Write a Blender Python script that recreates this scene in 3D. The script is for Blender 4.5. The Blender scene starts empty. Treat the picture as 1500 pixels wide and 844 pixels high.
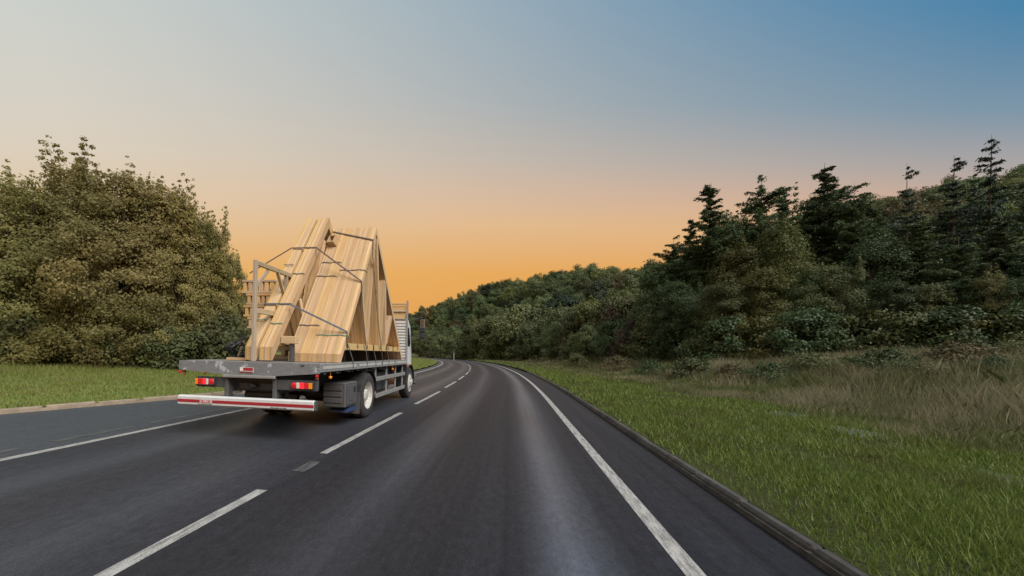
import bpy, math, random
import numpy as np
from mathutils import Matrix, Vector, Euler

random.seed(7)
RNG = np.random.default_rng(7)
SC = bpy.context.scene
COL = SC.collection
R = math.radians

# ------------------------------------------------------------------ camera
CAM_H, FPX, PPX, PPY = 1.42, 580.0, 629.0, 518.5      # photo pixels (1500 x 844)
CAM_YAW, CAM_ROLL = R(11.6), R(1.0)
cam_d = bpy.data.cameras.new('camera')
cam = bpy.data.objects.new('camera', cam_d)
COL.objects.link(cam)
cam_d.sensor_width = 36.0
cam_d.lens = FPX / 1500.0 * 36.0
cam_d.shift_x = (750 - PPX) / 1500.0
cam_d.shift_y = (PPY - 422) / 1500.0
cam_d.clip_start = 0.05
cam_d.clip_end = 6000
cam.matrix_world = (Matrix.Translation((0, 0, CAM_H)) @ Matrix.Rotation(CAM_YAW, 4, 'Z')
                    @ Matrix.Rotation(R(90), 4, 'X') @ Matrix.Rotation(CAM_ROLL, 4, 'Z'))
SC.camera = cam

# ------------------------------------------------------------------ sky, sun, exposure
SUN_EL, SUN_AZ = R(46), R(124)       # azimuth clockwise from the road's direction (+Y)
W = bpy.data.worlds.new('World')
SC.world = W
W.use_nodes = True
wn, wl = W.node_tree.nodes, W.node_tree.links
wn.clear()
def wnode(t, **k):
    n = wn.new(t)
    for a, b in k.items(): setattr(n, a, b)
    return n
def wmath(op, a, b=None, c=None):
    n = wnode('ShaderNodeMath', operation=op)
    for i, v in enumerate((a, b, c)):
        if v is None: continue
        if isinstance(v, (int, float)): n.inputs[i].default_value = v
        else: wl.new(v, n.inputs[i])
    return n.outputs[0]
def s2l(c):
    return tuple(((v / 255) / 12.92 if v / 255 <= .04045 else ((v / 255 + .055) / 1.055) ** 2.4) for v in c)
tc = wnode('ShaderNodeTexCoord')
nrm = wnode('ShaderNodeVectorMath', operation='NORMALIZE'); wl.new(tc.outputs['Generated'], nrm.inputs[0])
sep = wnode('ShaderNodeSeparateXYZ'); wl.new(nrm.outputs[0], sep.inputs[0])
dotr = wnode('ShaderNodeVectorMath', operation='DOT_PRODUCT'); wl.new(nrm.outputs[0], dotr.inputs[0])
dotr.inputs[1].default_value = (math.cos(R(11.6)), math.sin(R(11.6)), 0)
zz, gg = sep.outputs[2], dotr.outputs['Value']
# height above the horizon measured about the left-right axis, so that bands of colour lie level across the view
den = wmath('SQRT', wmath('MAXIMUM', wmath('SUBTRACT', 1.0, wmath('MULTIPLY', gg, gg)), 0.14))
tt = wmath('DIVIDE', zz, den)
def sky_ramp(stops):
    r = wnode('ShaderNodeValToRGB'); wl.new(tt, r.inputs[0]); els = r.color_ramp.elements
    els[0].position, els[1].position = stops[0][0], stops[-1][0]
    els[0].color = (*s2l(stops[0][1]), 1); els[1].color = (*s2l(stops[-1][1]), 1)
    for p, c in stops[1:-1]:
        e = els.new(p); e.color = (*s2l(c), 1)
    return r.outputs[0]
right_sky = sky_ramp([(0.0, (226, 146, 46)), (.12, (231, 156, 58)), (.20, (232, 163, 72)), (.31, (227, 180, 128)), (.38, (206, 173, 150)), (.44, (176, 166, 160)),
                      (.54, (126, 150, 167)), (.67, (72, 130, 168)), (.85, (52, 114, 158)), (1.0, (46, 108, 152))])
left_sky = sky_ramp([(0.0, (228, 156, 66)), (.10, (231, 168, 88)), (.20, (234, 178, 100)), (.35, (227, 200, 166)), (.45, (221, 208, 188)), (.54, (215, 209, 197)), (.67, (206, 210, 204)), (1.0, (198, 206, 206))])
side = wnode('ShaderNodeMapRange', interpolation_type='LINEAR'); wl.new(gg, side.inputs[0])
for i, v in zip((1, 2, 3, 4), (-0.63, 0.75, 0.0, 1.0)): side.inputs[i].default_value = v
mixp = wnode('ShaderNodeMix', data_type='RGBA')
wl.new(side.outputs[0], mixp.inputs[0]); wl.new(left_sky, mixp.inputs[6]); wl.new(right_sky, mixp.inputs[7])
sky = wnode('ShaderNodeTexSky', sky_type='NISHITA')
sky.sun_disc = False
sky.sun_elevation = SUN_EL
sky.sun_rotation = SUN_AZ
bg1 = wnode('ShaderNodeBackground'); wl.new(mixp.outputs[2], bg1.inputs[0]); bg1.inputs[1].default_value = 0.97
bg2 = wnode('ShaderNodeBackground'); wl.new(sky.outputs[0], bg2.inputs[0]); bg2.inputs[1].default_value = 0.004
add = wnode('ShaderNodeAddShader'); wl.new(bg1.outputs[0], add.inputs[0]); wl.new(bg2.outputs[0], add.inputs[1])
out = wnode('ShaderNodeOutputWorld'); wl.new(add.outputs[0], out.inputs[0])

sun_d = bpy.data.lights.new('sun', 'SUN')
sun_d.energy = 4.4
sun_d.angle = R(40)
sun_d.color = (1.0, 0.95, 0.88)
sun = bpy.data.objects.new('sun', sun_d); COL.objects.link(sun)
sdir = Vector((math.sin(SUN_AZ) * math.cos(SUN_EL), math.cos(SUN_AZ) * math.cos(SUN_EL), math.sin(SUN_EL)))
sun.rotation_euler = sdir.to_track_quat('Z', 'Y').to_euler()
sun.location = sdir * 80

SC.view_settings.view_transform = 'Standard'
SC.view_settings.look = 'None'
SC.view_settings.exposure = 0.0
SC.view_settings.gamma = 1.0
SC.view_settings.use_curve_mapping = False
try:
    SC.cycles.use_denoising = True
    SC.cycles.denoiser = 'OPENIMAGEDENOISE'
    SC.cycles.max_bounces = 8
    SC.cycles.transparent_max_bounces = 8
except Exception:
    pass

# ------------------------------------------------------------------ helpers: pixels, objects, meshes
def pix_ray(x, y):
    a, b = (x - PPX) / FPX, -(y - PPY) / FPX
    c, s = math.cos(CAM_ROLL), math.sin(CAM_ROLL)
    a, b = a * c - b * s, a * s + b * c
    return Vector((a * math.cos(CAM_YAW) - math.sin(CAM_YAW), a * math.sin(CAM_YAW) + math.cos(CAM_YAW), b))
def pix_depth(x, depth):
    """ground x, y of photo column x at a forward distance from the camera"""
    d = pix_ray(x, PPY + (x - PPX) * math.tan(CAM_ROLL))
    return d.x * depth, d.y * depth
def pix_height(x, y, depth):
    """height of photo pixel (x, y) on a thing standing at that forward distance"""
    return CAM_H + pix_ray(x, y).z * depth

def tag(o, label=None, cat=None, group=None, kind=None):
    if label: o['label'] = label
    if cat: o['category'] = cat
    if group: o['group'] = group
    if kind: o['kind'] = kind
    return o
def link(name, data, parent=None, loc=None, rot=None):
    o = bpy.data.objects.new(name, data)
    COL.objects.link(o)
    if parent is not None: o.parent = parent
    if loc is not None: o.location = loc
    if rot is not None: o.rotation_euler = rot
    return o
def copy_tree(o, parent=None):
    c = o.copy()
    COL.objects.link(c)
    c.parent = parent
    for ch in list(o.children): copy_tree(ch, c)
    return c

class MB:
    """collects shapes into one mesh"""
    def __init__(self): self.v, self.f, self.g, self.sm = [], [], [], []
    def add(self, vs, fs, g=None, smooth=False):
        n = len(self.v)
        self.v += [tuple(p) for p in vs]
        self.g += list(g) if g is not None else [(0, 0, 0)] * len(vs)
        self.f += [tuple(i + n for i in f) for f in fs]
        self.sm += [smooth] * len(fs)
        return self
    def box(self, x0, x1, y0, y1, z0, z1):
        vs = [(x, y, z) for z in (z0, z1) for y in (y0, y1) for x in (x0, x1)]
        ax = max(range(3), key=lambda i: (x1 - x0, y1 - y0, z1 - z0)[i])
        o = [i for i in range(3) if i != ax]
        g = [(p[ax], p[o[0]], p[o[1]]) for p in vs]
        return self.add(vs, [(0, 2, 3, 1), (4, 5, 7, 6), (0, 1, 5, 4), (2, 6, 7, 3), (0, 4, 6, 2), (1, 3, 7, 5)], g)
    def bbox(self, x0, x1, y0, y1, z0, z1, b):
        """box with chamfered edges"""
        b = min(b, (x1 - x0) * .45, (y1 - y0) * .45, (z1 - z0) * .45)
        vs, idx = [], {}
        X, Y, Z = (x0, x1), (y0, y1), (z0, z1)
        for i in (0, 1):
            for j in (0, 1):
                for k in (0, 1):
                    sx, sy, sz = (1, -1)[i], (1, -1)[j], (1, -1)[k]
                    for a in range(3):
                        p = [X[i] + sx * b, Y[j] + sy * b, Z[k] + sz * b]
                        p[a] = (X[i], Y[j], Z[k])[a]
                        idx[i, j, k, a] = len(vs); vs.append(tuple(p))
        fs = []
        for a in range(3):
            o = [q for q in range(3) if q != a]
            for s in (0, 1):
                q = []
                for u, w in ((0, 0), (1, 0), (1, 1), (0, 1)):
                    key = [0, 0, 0]; key[a] = s; key[o[0]] = u; key[o[1]] = w
                    q.append(idx[(*key, a)])
                fs.append(tuple(q))
        for a in range(3):
            o = [q for q in range(3) if q != a]
            for u in (0, 1):
                for w in (0, 1):
                    k0 = [0, 0, 0]; k0[o[0]] = u; k0[o[1]] = w; k1 = list(k0); k1[a] = 1
                    fs.append((idx[(*k0, o[0])], idx[(*k0, o[1])], idx[(*k1, o[1])], idx[(*k1, o[0])]))
        for i in (0, 1):
            for j in (0, 1):
                for k in (0, 1): fs.append((idx[i, j, k, 0], idx[i, j, k, 1], idx[i, j, k, 2]))
        ax = max(range(3), key=lambda i: (x1 - x0, y1 - y0, z1 - z0)[i])
        o = [i for i in range(3) if i != ax]
        return self.add(vs, fs, [(p[ax], p[o[0]], p[o[1]]) for p in vs])
    def prism(self, pts, x0, x1, axis=0, along=None):
        """polygon pts (two coords) pushed along axis; along = grain direction in the polygon's plane"""
        n = len(pts)
        def mk(p, t): return {0: (t, p[0], p[1]), 1: (p[0], t, p[1]), 2: (p[0], p[1], t)}[axis]
        vs = [mk(p, x0) for p in pts] + [mk(p, x1) for p in pts]
        fs = [tuple(range(n)), tuple(range(2 * n - 1, n - 1, -1))] + [(i, i + n, (i + 1) % n + n, (i + 1) % n) for i in range(n)]
        if along is None: along = (1, 0)
        l = math.hypot(*along); a = (along[0] / l, along[1] / l)
        g = [(p[0] * a[0] + p[1] * a[1], -p[0] * a[1] + p[1] * a[0], t) for t in (x0, x1) for p in pts]
        return self.add(vs, fs, g)
    def bar(self, p, q, w, h, up=(0, 0, 1)):
        """square bar from p to q"""
        p, q = Vector(p), Vector(q); d = (q - p); L = d.length; d.normalize()
        s = d.cross(Vector(up))
        if s.length < 1e-5: s = d.cross(Vector((1, 0, 0)))
        s.normalize(); u = s.cross(d)
        vs, g = [], []
        for t, c in ((0, p), (L, q)):
            for a, b in ((-1, -1), (1, -1), (1, 1), (-1, 1)):
                vs.append(c + s * (a * w / 2) + u * (b * h / 2)); g.append((t, a * w / 2, b * h / 2))
        return self.add(vs, [(0, 3, 2, 1), (4, 5, 6, 7)] + [(i, (i + 1) % 4, (i + 1) % 4 + 4, i + 4) for i in range(4)], g)
    def tube(self, pts, rads, n=8, cap=True, smooth=True):
        pts = [Vector(p) for p in pts]
        if isinstance(rads, (int, float)): rads = [rads] * len(pts)
        vs = []
        ref = Vector((0.31, 0.17, 0.93))
        for i, p in enumerate(pts):
            d = (pts[min(i + 1, len(pts) - 1)] - pts[max(i - 1, 0)]).normalized()
            s = d.cross(ref)
            if s.length < .05: s = d.cross(Vector((1, 0, 0)))
            s.normalize(); u = s.cross(d)
            for k in range(n):
                a = 2 * math.pi * k / n
                vs.append(p + (s * math.cos(a) + u * math.sin(a)) * rads[i])
        fs = [(i * n + k, i * n + (k + 1) % n, (i + 1) * n + (k + 1) % n, (i + 1) * n + k) for i in range(len(pts) - 1) for k in range(n)]
        m = len(pts)
        self.add(vs, fs, smooth=smooth)
        if cap:
            b = len(self.v) - len(vs)
            self.f += [tuple(b + k for k in range(n)), tuple(b + (m - 1) * n + k for k in range(n - 1, -1, -1))]; self.sm += [False, False]
        return self
    def lathe(self, prof, n=28, axis='x', c=(0, 0, 0), smooth=True):
        """prof: list of (t along axis, radius)"""
        vs = []
        for t, r in prof:
            for k in range(n):
                a = 2 * math.pi * k / n
                u, w = r * math.cos(a), r * math.sin(a)
                vs.append({'x': (c[0] + t, c[1] + u, c[2] + w), 'y': (c[0] + u, c[1] + t, c[2] + w), 'z': (c[0] + u, c[1] + w, c[2] + t)}[axis])
        fs = [(i * n + k, i * n + (k + 1) % n, (i + 1) * n + (k + 1) % n, (i + 1) * n + k) for i in range(len(prof) - 1) for k in range(n)]
        return self.add(vs, fs, smooth=smooth)
    def mesh(self, name, mat):
        me = bpy.data.meshes.new(name)
        me.from_pydata(self.v, [], self.f)
        me.validate()
        if len(me.polygons) == len(self.sm): me.polygons.foreach_set('use_smooth', self.sm)
        at = me.attributes.new('grain', 'FLOAT_VECTOR', 'POINT')
        if len(me.vertices) == len(self.g): at.data.foreach_set('vector', np.array(self.g, dtype=np.float32).ravel())
        import bmesh
        bm = bmesh.new(); bm.from_mesh(me); bmesh.ops.recalc_face_normals(bm, faces=bm.faces); bm.to_mesh(me); bm.free()
        me.materials.append(mat)
        return me
    def build(self, name, mat, parent=None, loc=None, rot=None):
        return link(name, self.mesh(name, mat), parent, loc, rot)

def np_mesh(name, verts, faces, mat, attr=None, smooth=False):
    """fast mesh from arrays; faces of equal size"""
    verts = np.asarray(verts, np.float32); faces = np.asarray(faces, np.int32)
    me = bpy.data.meshes.new(name)
    n, k = faces.shape
    me.vertices.add(len(verts)); me.vertices.foreach_set('co', verts.ravel())
    me.loops.add(n * k); me.loops.foreach_set('vertex_index', faces.ravel())
    me.polygons.add(n); me.polygons.foreach_set('loop_start', np.arange(0, n * k, k, dtype=np.int32))
    if smooth: me.polygons.foreach_set('use_smooth', np.ones(n, bool))
    if attr is not None:
        at = me.attributes.new('grain', 'FLOAT_VECTOR', 'POINT'); at.data.foreach_set('vector', np.asarray(attr, np.float32).ravel())
    me.update(calc_edges=True)
    me.materials.append(mat)
    return me
def text_mesh(name, s, size, mat, parent, loc, rot):
    cu = bpy.data.curves.new(name, 'FONT'); cu.body = s; cu.size = size; cu.align_x = 'CENTER'; cu.align_y = 'CENTER'; cu.extrude = .0008
    t = bpy.data.objects.new(name, cu); COL.objects.link(t)
    dg = bpy.context.evaluated_depsgraph_get()
    me = bpy.data.meshes.new_from_object(t.evaluated_get(dg))
    bpy.data.objects.remove(t); me.materials.clear(); me.materials.append(mat)
    return link(name, me, parent, loc, rot)

# ------------------------------------------------------------------ materials
class Mat:
    def __init__(self, name):
        self.m = bpy.data.materials.new(name); self.m.use_nodes = True
        self.n, self.l = self.m.node_tree.nodes, self.m.node_tree.links
        self.b = self.n['Principled BSDF']; self.out = self.n['Material Output']
    def node(self, t, **k):
        x = self.n.new(t)
        for a, b in k.items(): setattr(x, a, b)
        return x
    def put(self, sock, v):
        if isinstance(v, (int, float)): sock.default_value = v
        elif isinstance(v, (tuple, list)): sock.default_value = (*v, 1) if len(v) == 3 and sock.type == 'RGBA' else v
        else: self.l.new(v, sock)
    def coord(self, kind='Object', scale=(1, 1, 1), attr=None):
        if attr: src = self.node('ShaderNodeAttribute', attribute_name=attr).outputs['Vector']
        elif kind == 'Position': src = self.node('ShaderNodeNewGeometry').outputs['Position']
        else: src = self.node('ShaderNodeTexCoord').outputs[kind]
        mp = self.node('ShaderNodeVectorMath', operation='MULTIPLY'); self.l.new(src, mp.inputs[0]); mp.inputs[1].default_value = scale
        return mp.outputs[0]
    def noise(self, vec, scale=1, detail=4, rough=.55, dist=0):
        x = self.node('ShaderNodeTexNoise'); self.l.new(vec, x.inputs['Vector'])
        x.inputs['Scale'].default_value = scale; x.inputs['Detail'].default_value = detail
        x.inputs['Roughness'].default_value = rough; x.inputs['Distortion'].default_value = dist
        return x.outputs['Fac']
    def ramp(self, fac, stops, interp='LINEAR'):
        x = self.node('ShaderNodeValToRGB'); self.l.new(fac, x.inputs[0]); r = x.color_ramp; r.interpolation = interp
        r.elements[0].position = stops[0][0]; r.elements[1].position = stops[-1][0]
        def col(c): return (c, c, c, 1) if isinstance(c, (int, float)) else (*c, 1)
        r.elements[0].color = col(stops[0][1]); r.elements[1].color = col(stops[-1][1])
        for p, c in stops[1:-1]:
            e = r.elements.new(p); e.color = col(c)
        return x.outputs[0]
    def mix(self, fac, a, b, mode='MIX'):
        x = self.node('ShaderNodeMix', data_type='RGBA', blend_type=mode)
        self.put(x.inputs[0], fac); self.put(x.inputs[6], a); self.put(x.inputs[7], b)
        return x.outputs[2]
    def math(self, op, a, b=0.0, c=0.0):
        x = self.node('ShaderNodeMath', operation=op)
        self.put(x.inputs[0], a); self.put(x.inputs[1], b); self.put(x.inputs[2], c)
        return x.outputs[0]
    def maprange(self, v, a, b, c, d):
        x = self.node('ShaderNodeMapRange'); self.put(x.inputs[0], v)
        for i, q in zip((1, 2, 3, 4), (a, b, c, d)): x.inputs[i].default_value = q
        return x.outputs[0]
    def bump(self, h, strength=.3, dist=.01):
        x = self.node('ShaderNodeBump'); x.inputs['Strength'].default_value = strength; x.inputs['Distance'].default_value = dist
        self.l.new(h, x.inputs['Height']); self.l.new(x.outputs[0], self.b.inputs['Normal'])
    def set(self, color=None, rough=None, metal=None, spec=None):
        if color is not None: self.put(self.b.inputs['Base Color'], color)
        if rough is not None: self.put(self.b.inputs['Roughness'], rough)
        if metal is not None: self.put(self.b.inputs['Metallic'], metal)
        if spec is not None: self.put(self.b.inputs['Specular IOR Level'], spec)
        return self
    def objrand(self): return self.node('ShaderNodeObjectInfo').outputs['Random']
    def island(self): return self.node('ShaderNodeNewGeometry').outputs['Random Per Island']

def painted(name, col, rough=.5, metal=0.0, dirt=.35, dirt_col=(.09, .08, .07), scale=6):
    m = Mat(name); v = m.coord('Object')
    n = m.noise(v, scale, 6, .65)
    f = m.ramp(n, [(.42, 0.0), (.72, 1.0)])
    c = m.mix(m.math('MULTIPLY', f, dirt), col, dirt_col)
    m.set(c, m.maprange(n, .3, .7, rough - .08, rough + .15), metal)
    m.bump(m.noise(v, scale * 12, 3), .08, .003)
    return m.m
def timber(name, c1, c2, dark, rough=.65):
    m = Mat(name)
    a = m.node('ShaderNodeAttribute', attribute_name='grain').outputs['Vector']
    r = m.objrand()
    off = m.node('ShaderNodeCombineXYZ'); m.l.new(m.math('MULTIPLY', r, 37.0), off.inputs[0]); m.l.new(m.math('MULTIPLY', r, 11.0), off.inputs[1])
    ad = m.node('ShaderNodeVectorMath', operation='ADD'); m.l.new(a, ad.inputs[0]); m.l.new(off.outputs[0], ad.inputs[1])
    def sc(s):
        x = m.node('ShaderNodeVectorMath', operation='MULTIPLY'); m.l.new(ad.outputs[0], x.inputs[0]); x.inputs[1].default_value = s; return x.outputs[0]
    g = m.noise(sc((.9, 34, 34)), 1.6, 5, .6, .6)
    c = m.mix(m.ramp(g, [(.3, 0.0), (.7, 1.0)]), c1, c2)
    knot = m.noise(sc((2.2, 9, 9)), 1.5, 2, .4)
    c = m.mix(m.ramp(knot, [(.70, 0.0), (.76, .65)]), c, dark)
    hs = m.node('ShaderNodeHueSaturation'); m.l.new(c, hs.inputs['Color'])
    m.l.new(m.maprange(r, 0, 1, .78, 1.08), hs.inputs['Value']); m.l.new(m.maprange(m.math('FRACT', m.math('MULTIPLY', r, 7.3)), 0, 1, .78, 1.12), hs.inputs['Saturation'])
    m.l.new(m.maprange(m.math('FRACT', m.math('MULTIPLY', r, 3.7)), 0, 1, .488, .507), hs.inputs['Hue'])
    m.set(hs.outputs[0], rough, 0, .25); m.bump(g, .15, .003)
    return m.m
def leafy(name, cols, trans=.28, vlo=.75, vhi=1.25, patch=None, pscale=.6, lo=.5, hi=.7, amt=.8):
    m = Mat(name); isl = m.island(); r = m.objrand()
    n = len(cols)
    c = m.ramp(isl, [(i / (n - 1), cc) for i, cc in enumerate(cols)])
    if patch is not None:
        c = m.mix(m.ramp(m.noise(m.coord('Position'), pscale, 4, .6), [(lo, 0.0), (hi, amt)]), c, patch)
    hs = m.node('ShaderNodeHueSaturation'); m.l.new(c, hs.inputs['Color'])
    m.l.new(m.maprange(r, 0, 1, vlo, vhi), hs.inputs['Value'])
    m.l.new(m.maprange(m.math('FRACT', m.math('MULTIPLY', r, 5.7)), 0, 1, .475, .512), hs.inputs['Hue'])
    m.set(hs.outputs[0], .55, 0, .25)
    t = m.node('ShaderNodeBsdfTranslucent'); m.l.new(hs.outputs[0], t.inputs[0])
    mx = m.node('ShaderNodeMixShader'); mx.inputs[0].default_value = trans
    m.l.new(m.b.outputs[0], mx.inputs[1]); m.l.new(t.outputs[0], mx.inputs[2]); m.l.new(mx.outputs[0], m.out.inputs[0])
    return m.m
def bark(name, c1, c2):
    m = Mat(name); v = m.coord('Object', (9, 9, 2))
    n = m.noise(v, 1.5, 5); m.set(m.mix(n, c1, c2), .9, 0, .15); m.bump(n, .6, .03); return m.m

M = {}
M['pine'] = timber('timber_pine', (.50, .32, .15), (.65, .465, .25), (.27, .13, .06))
M['pine_grey'] = timber('timber_weathered', (.36, .28, .18), (.47, .38, .26), (.18, .12, .07), .8)
M['alu'] = painted('bare_aluminium', (.42, .42, .42), .42, .55, .4)
M['deck_grey'] = None
M['dark_steel'] = painted('dark_grey_steel', (.055, .06, .068), .55, .0, .5, (.10, .09, .08))
M['black'] = painted('black_plastic', (.022, .023, .025), .5, 0, .4, (.06, .055, .05))
M['grey_plastic'] = painted('grey_plastic', (.085, .085, .09), .6, 0, .45, (.05, .045, .04))
M['galv'] = painted('galvanised_steel', (.33, .34, .34), .5, .35, .45, (.16, .14, .12))
M['white_paint'] = painted('white_cab_paint', (.62, .63, .64), .35, 0, .25, (.3, .28, .25))
M['rubber'] = painted('tyre_rubber', (.028, .028, .029), .85, 0, .5, (.075, .068, .06), 9)
M['rim'] = painted('cream_wheel_paint', (.50, .49, .45), .5, 0, .4, (.22, .19, .15), 12)
M['chipwhite'] = painted('dull_white_paint', (.45, .45, .44), .55, 0, .4, (.22, .2, .17))
M['blue'] = painted('blue_plastic', (.03, .06, .16), .5, 0, .3)
M['rope'] = painted('faded_brown_webbing', (.085, .058, .048), .85, 0, .3)
M['strapgrey'] = painted('grey_webbing', (.075, .085, .105), .8, 0, .3)
M['bandgreen'] = painted('green_band', (.14, .26, .20), .6, 0, .2)
M['bandgrey'] = painted('dark_band', (.12, .115, .11), .6, 0, .2)
M['plate'] = painted('nail_plate_steel', (.20, .21, .22), .45, .6, .3)
M['textblack'] = painted('black_print', (.02, .02, .022), .6, 0, .1)
M['textwhite'] = painted('white_print', (.75, .72, .72), .6, 0, .1)
M['badge'] = painted('badge_red', (.55, .10, .11), .45, 0, .1)
M['redtape'] = painted('red_tape', (.36, .018, .03), .4, 0, .25, (.12, .03, .03))
M['whitetape'] = painted('white_bar_paint', (.60, .62, .63), .4, 0, .3, (.3, .29, .27), 4)
M['mirrorglass'] = Mat('mirror_glass').set((.6, .6, .6), .06, 1.0).m
M['rust'] = painted('rusty_steel', (.26, .10, .04), .8, 0, .5, (.1, .05, .03), 14)
def lens(name, col, emit):
    m = Mat(name); v = m.coord('Object', (1, 1, 1))
    m.set(col, .25, 0, .5)
    if emit: m.put(m.b.inputs['Emission Color'], col); m.b.inputs['Emission Strength'].default_value = emit
    m.bump(m.noise(v, 90, 2), .15, .002)
    return m.m
M['lens_red'] = lens('red_lens', (.48, .012, .018), .25)
M['lens_lit'] = lens('lit_red_lens', (.75, .02, .03), 1.0)
M['lens_amber'] = lens('amber_lens', (.75, .22, .015), .15)
M['lens_clear'] = lens('clear_lens', (.65, .60, .55), 0)
# chipped grey paint on the tail plate
m = Mat('chipped_grey_paint'); v = m.coord('Object')
n1 = m.noise(v, 3.1, 7, .68, .3); n2 = m.noise(m.coord('Object', (1, 1, 3)), 9, 5, .6)
base = m.mix(m.ramp(n2, [(.35, 0.0), (.7, 1.0)]), (.155, .165, .18), (.21, .22, .235))
chip = m.ramp(n1, [(.565, 0.0), (.585, 1.0)])
m.set(m.mix(chip, base, (.40, .42, .45)), m.maprange(chip, 0, 1, .45, .6), 0.0)
m.bump(m.math('MULTIPLY', chip, -1.0), .3, .003); M['deck_grey'] = m.m
# deck surface
m = Mat('worn_ply_deck'); v = m.coord('Object', (6, 1.2, 6))
n1 = m.noise(v, 2.5, 5); m.set(m.mix(n1, (.10, .09, .08), (.26, .25, .24)), .75); m.bump(n1, .3, .01); M['deck'] = m.m

# road surface: (across, along) metres in the 'grain' attribute
m = Mat('asphalt')
us = m.node('ShaderNodeAttribute', attribute_name='grain').outputs['Vector']
sp = m.node('ShaderNodeSeparateXYZ'); m.l.new(us, sp.inputs[0]); U = sp.outputs[0]
fine = m.noise(m.coord(attr='grain', scale=(60, 60, 60)), 1.6, 3, .7)
stone = m.node('ShaderNodeTexVoronoi'); m.l.new(m.coord(attr='grain', scale=(1, 1, 1)), stone.inputs['Vector']); stone.inputs['Scale'].default_value = 95
streak = m.noise(m.coord(attr='grain', scale=(2.6, .05, 1)), 1.4, 5, .6)
streak2 = m.noise(m.coord(attr='grain', scale=(11, .12, 1)), 1.0, 4, .6)
patch = m.noise(m.coord(attr='grain', scale=(.5, .16, 1)), 1.0, 4, .6)
def band(c, w):
    d = m.math('DIVIDE', m.math('SUBTRACT', U, c), w)
    return m.math('EXPONENT', m.math('MULTIPLY', m.math('MULTIPLY', d, d), -1.0))
wet = band(.46, .24)  # wet wheel track, its bluish sky reflection painted in as colour
track_sheen = m.math('ADD', m.math('ADD', m.math('MULTIPLY', band(-1.3, .34), .38), m.math('MULTIPLY', wet, 1.15)), m.math('MULTIPLY', m.math('ADD', band(-5.05, .36), band(-3.3, .36)), .5))
oil = m.math('ADD', band(-.66, .35), band(-4.3, .4))
c = m.mix(m.ramp(streak, [(.3, 0.0), (.7, 1.0)]), (.012, .0118, .0150), (.024, .0250, .0315))
c = m.mix(m.ramp(streak2, [(.35, 0.0), (.75, .45)]), c, (.034, .037, .044))
c = m.mix(m.math('MULTIPLY', m.math('MULTIPLY', track_sheen, m.maprange(streak, .3, .7, .5, 1.0)), .8), c, (.074, .092, .128))  # tracks lightened and blued: the sky's sheen is put into the base colour
c = m.mix(m.math('MULTIPLY', oil, .35), c, (.014, .0125, .0145))
c = m.mix(m.ramp(patch, [(.45, 0.0), (.62, .4)]), c, (.024, .0205, .0225))
c = m.mix(m.maprange(U, -2.75, -2.2, .55, 0), c, m.mix(streak, (.030, .031, .037), (.056, .058, .067)))
edge = m.maprange(U, -6.35, -6.15, 1, 0)
c = m.mix(edge, c, m.mix(streak2, (.044, .050, .057), (.066, .073, .080)))
mott = m.noise(m.coord(attr='grain', scale=(9, 5, 1)), 1.5, 6, .75)
c = m.mix(.5, c, m.ramp(mott, [(.30, (.22, .22, .22)), (.70, (.78, .78, .80))]), 'OVERLAY')
c = m.mix(m.math('MULTIPLY', fine, .9), c, m.mix(stone.outputs['Distance'], (.2, .2, .2), (.8, .8, .8)), 'OVERLAY')
rough = m.math('SUBTRACT', .58, m.math('MULTIPLY', track_sheen, m.maprange(streak, .3, .7, .12, .26)))
m.set(c, rough, 0, m.math('ADD', .12, m.math('MULTIPLY', track_sheen, .36)))
m.bump(m.math('ADD', fine, stone.outputs['Distance']), .35, .004); M['asphalt'] = m.m
# road paint, worn
m = Mat('road_paint'); v = m.coord(attr='grain', scale=(1, 1, 1))
w1 = m.noise(m.coord(attr='grain', scale=(8, 1.2, 1)), 3, 6, .7); w2 = m.noise(v, 70, 3, .7)
f = m.ramp(m.math('ADD', m.math('MULTIPLY', w1, .6), m.math('MULTIPLY', w2, .4)), [(.41, 0.0), (.58, 1.0)])
m.set(m.mix(f, (.13, .127, .122), (.40, .39, .375)), .65); m.bump(w2, .3, .003); M['paint'] = m.m
m = Mat('worn_road_paint'); w1 = m.noise(m.coord(attr='grain', scale=(8, 1.0, 1)), 3, 6, .7)
m.set(m.mix(m.ramp(w1, [(.42, 0.0), (.68, 1.0)]), (.035, .037, .04), (.11, .11, .11)), .65); M['paint_worn'] = m.m
# kerb concrete
def concrete(name, a, b, dk):
    m = Mat(name); v = m.coord('Position')
    n = m.noise(v, 7, 7, .65); n3 = m.noise(v, 1.7, 4, .6)
    c = m.mix(m.ramp(n, [(.3, 0.0), (.7, 1.0)]), a, b); c = m.mix(m.ramp(n3, [(.45, 0.0), (.7, .7)]), c, dk)
    hs = m.node('ShaderNodeHueSaturation'); m.l.new(c, hs.inputs['Color']); m.l.new(m.maprange(m.objrand(), 0, 1, .8, 1.2), hs.inputs['Value'])
    m.set(hs.outputs[0], .85, 0, .2); m.bump(m.noise(v, 45, 4), .35, .006); return m.m
M['kerb_r'] = concrete('kerb_concrete_dark', (.050, .047, .046), (.098, .092, .088), (.036, .034, .030))
M['kerb_l'] = concrete('kerb_concrete_buff', (.22, .175, .135), (.32, .26, .20), (.15, .13, .085))
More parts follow.
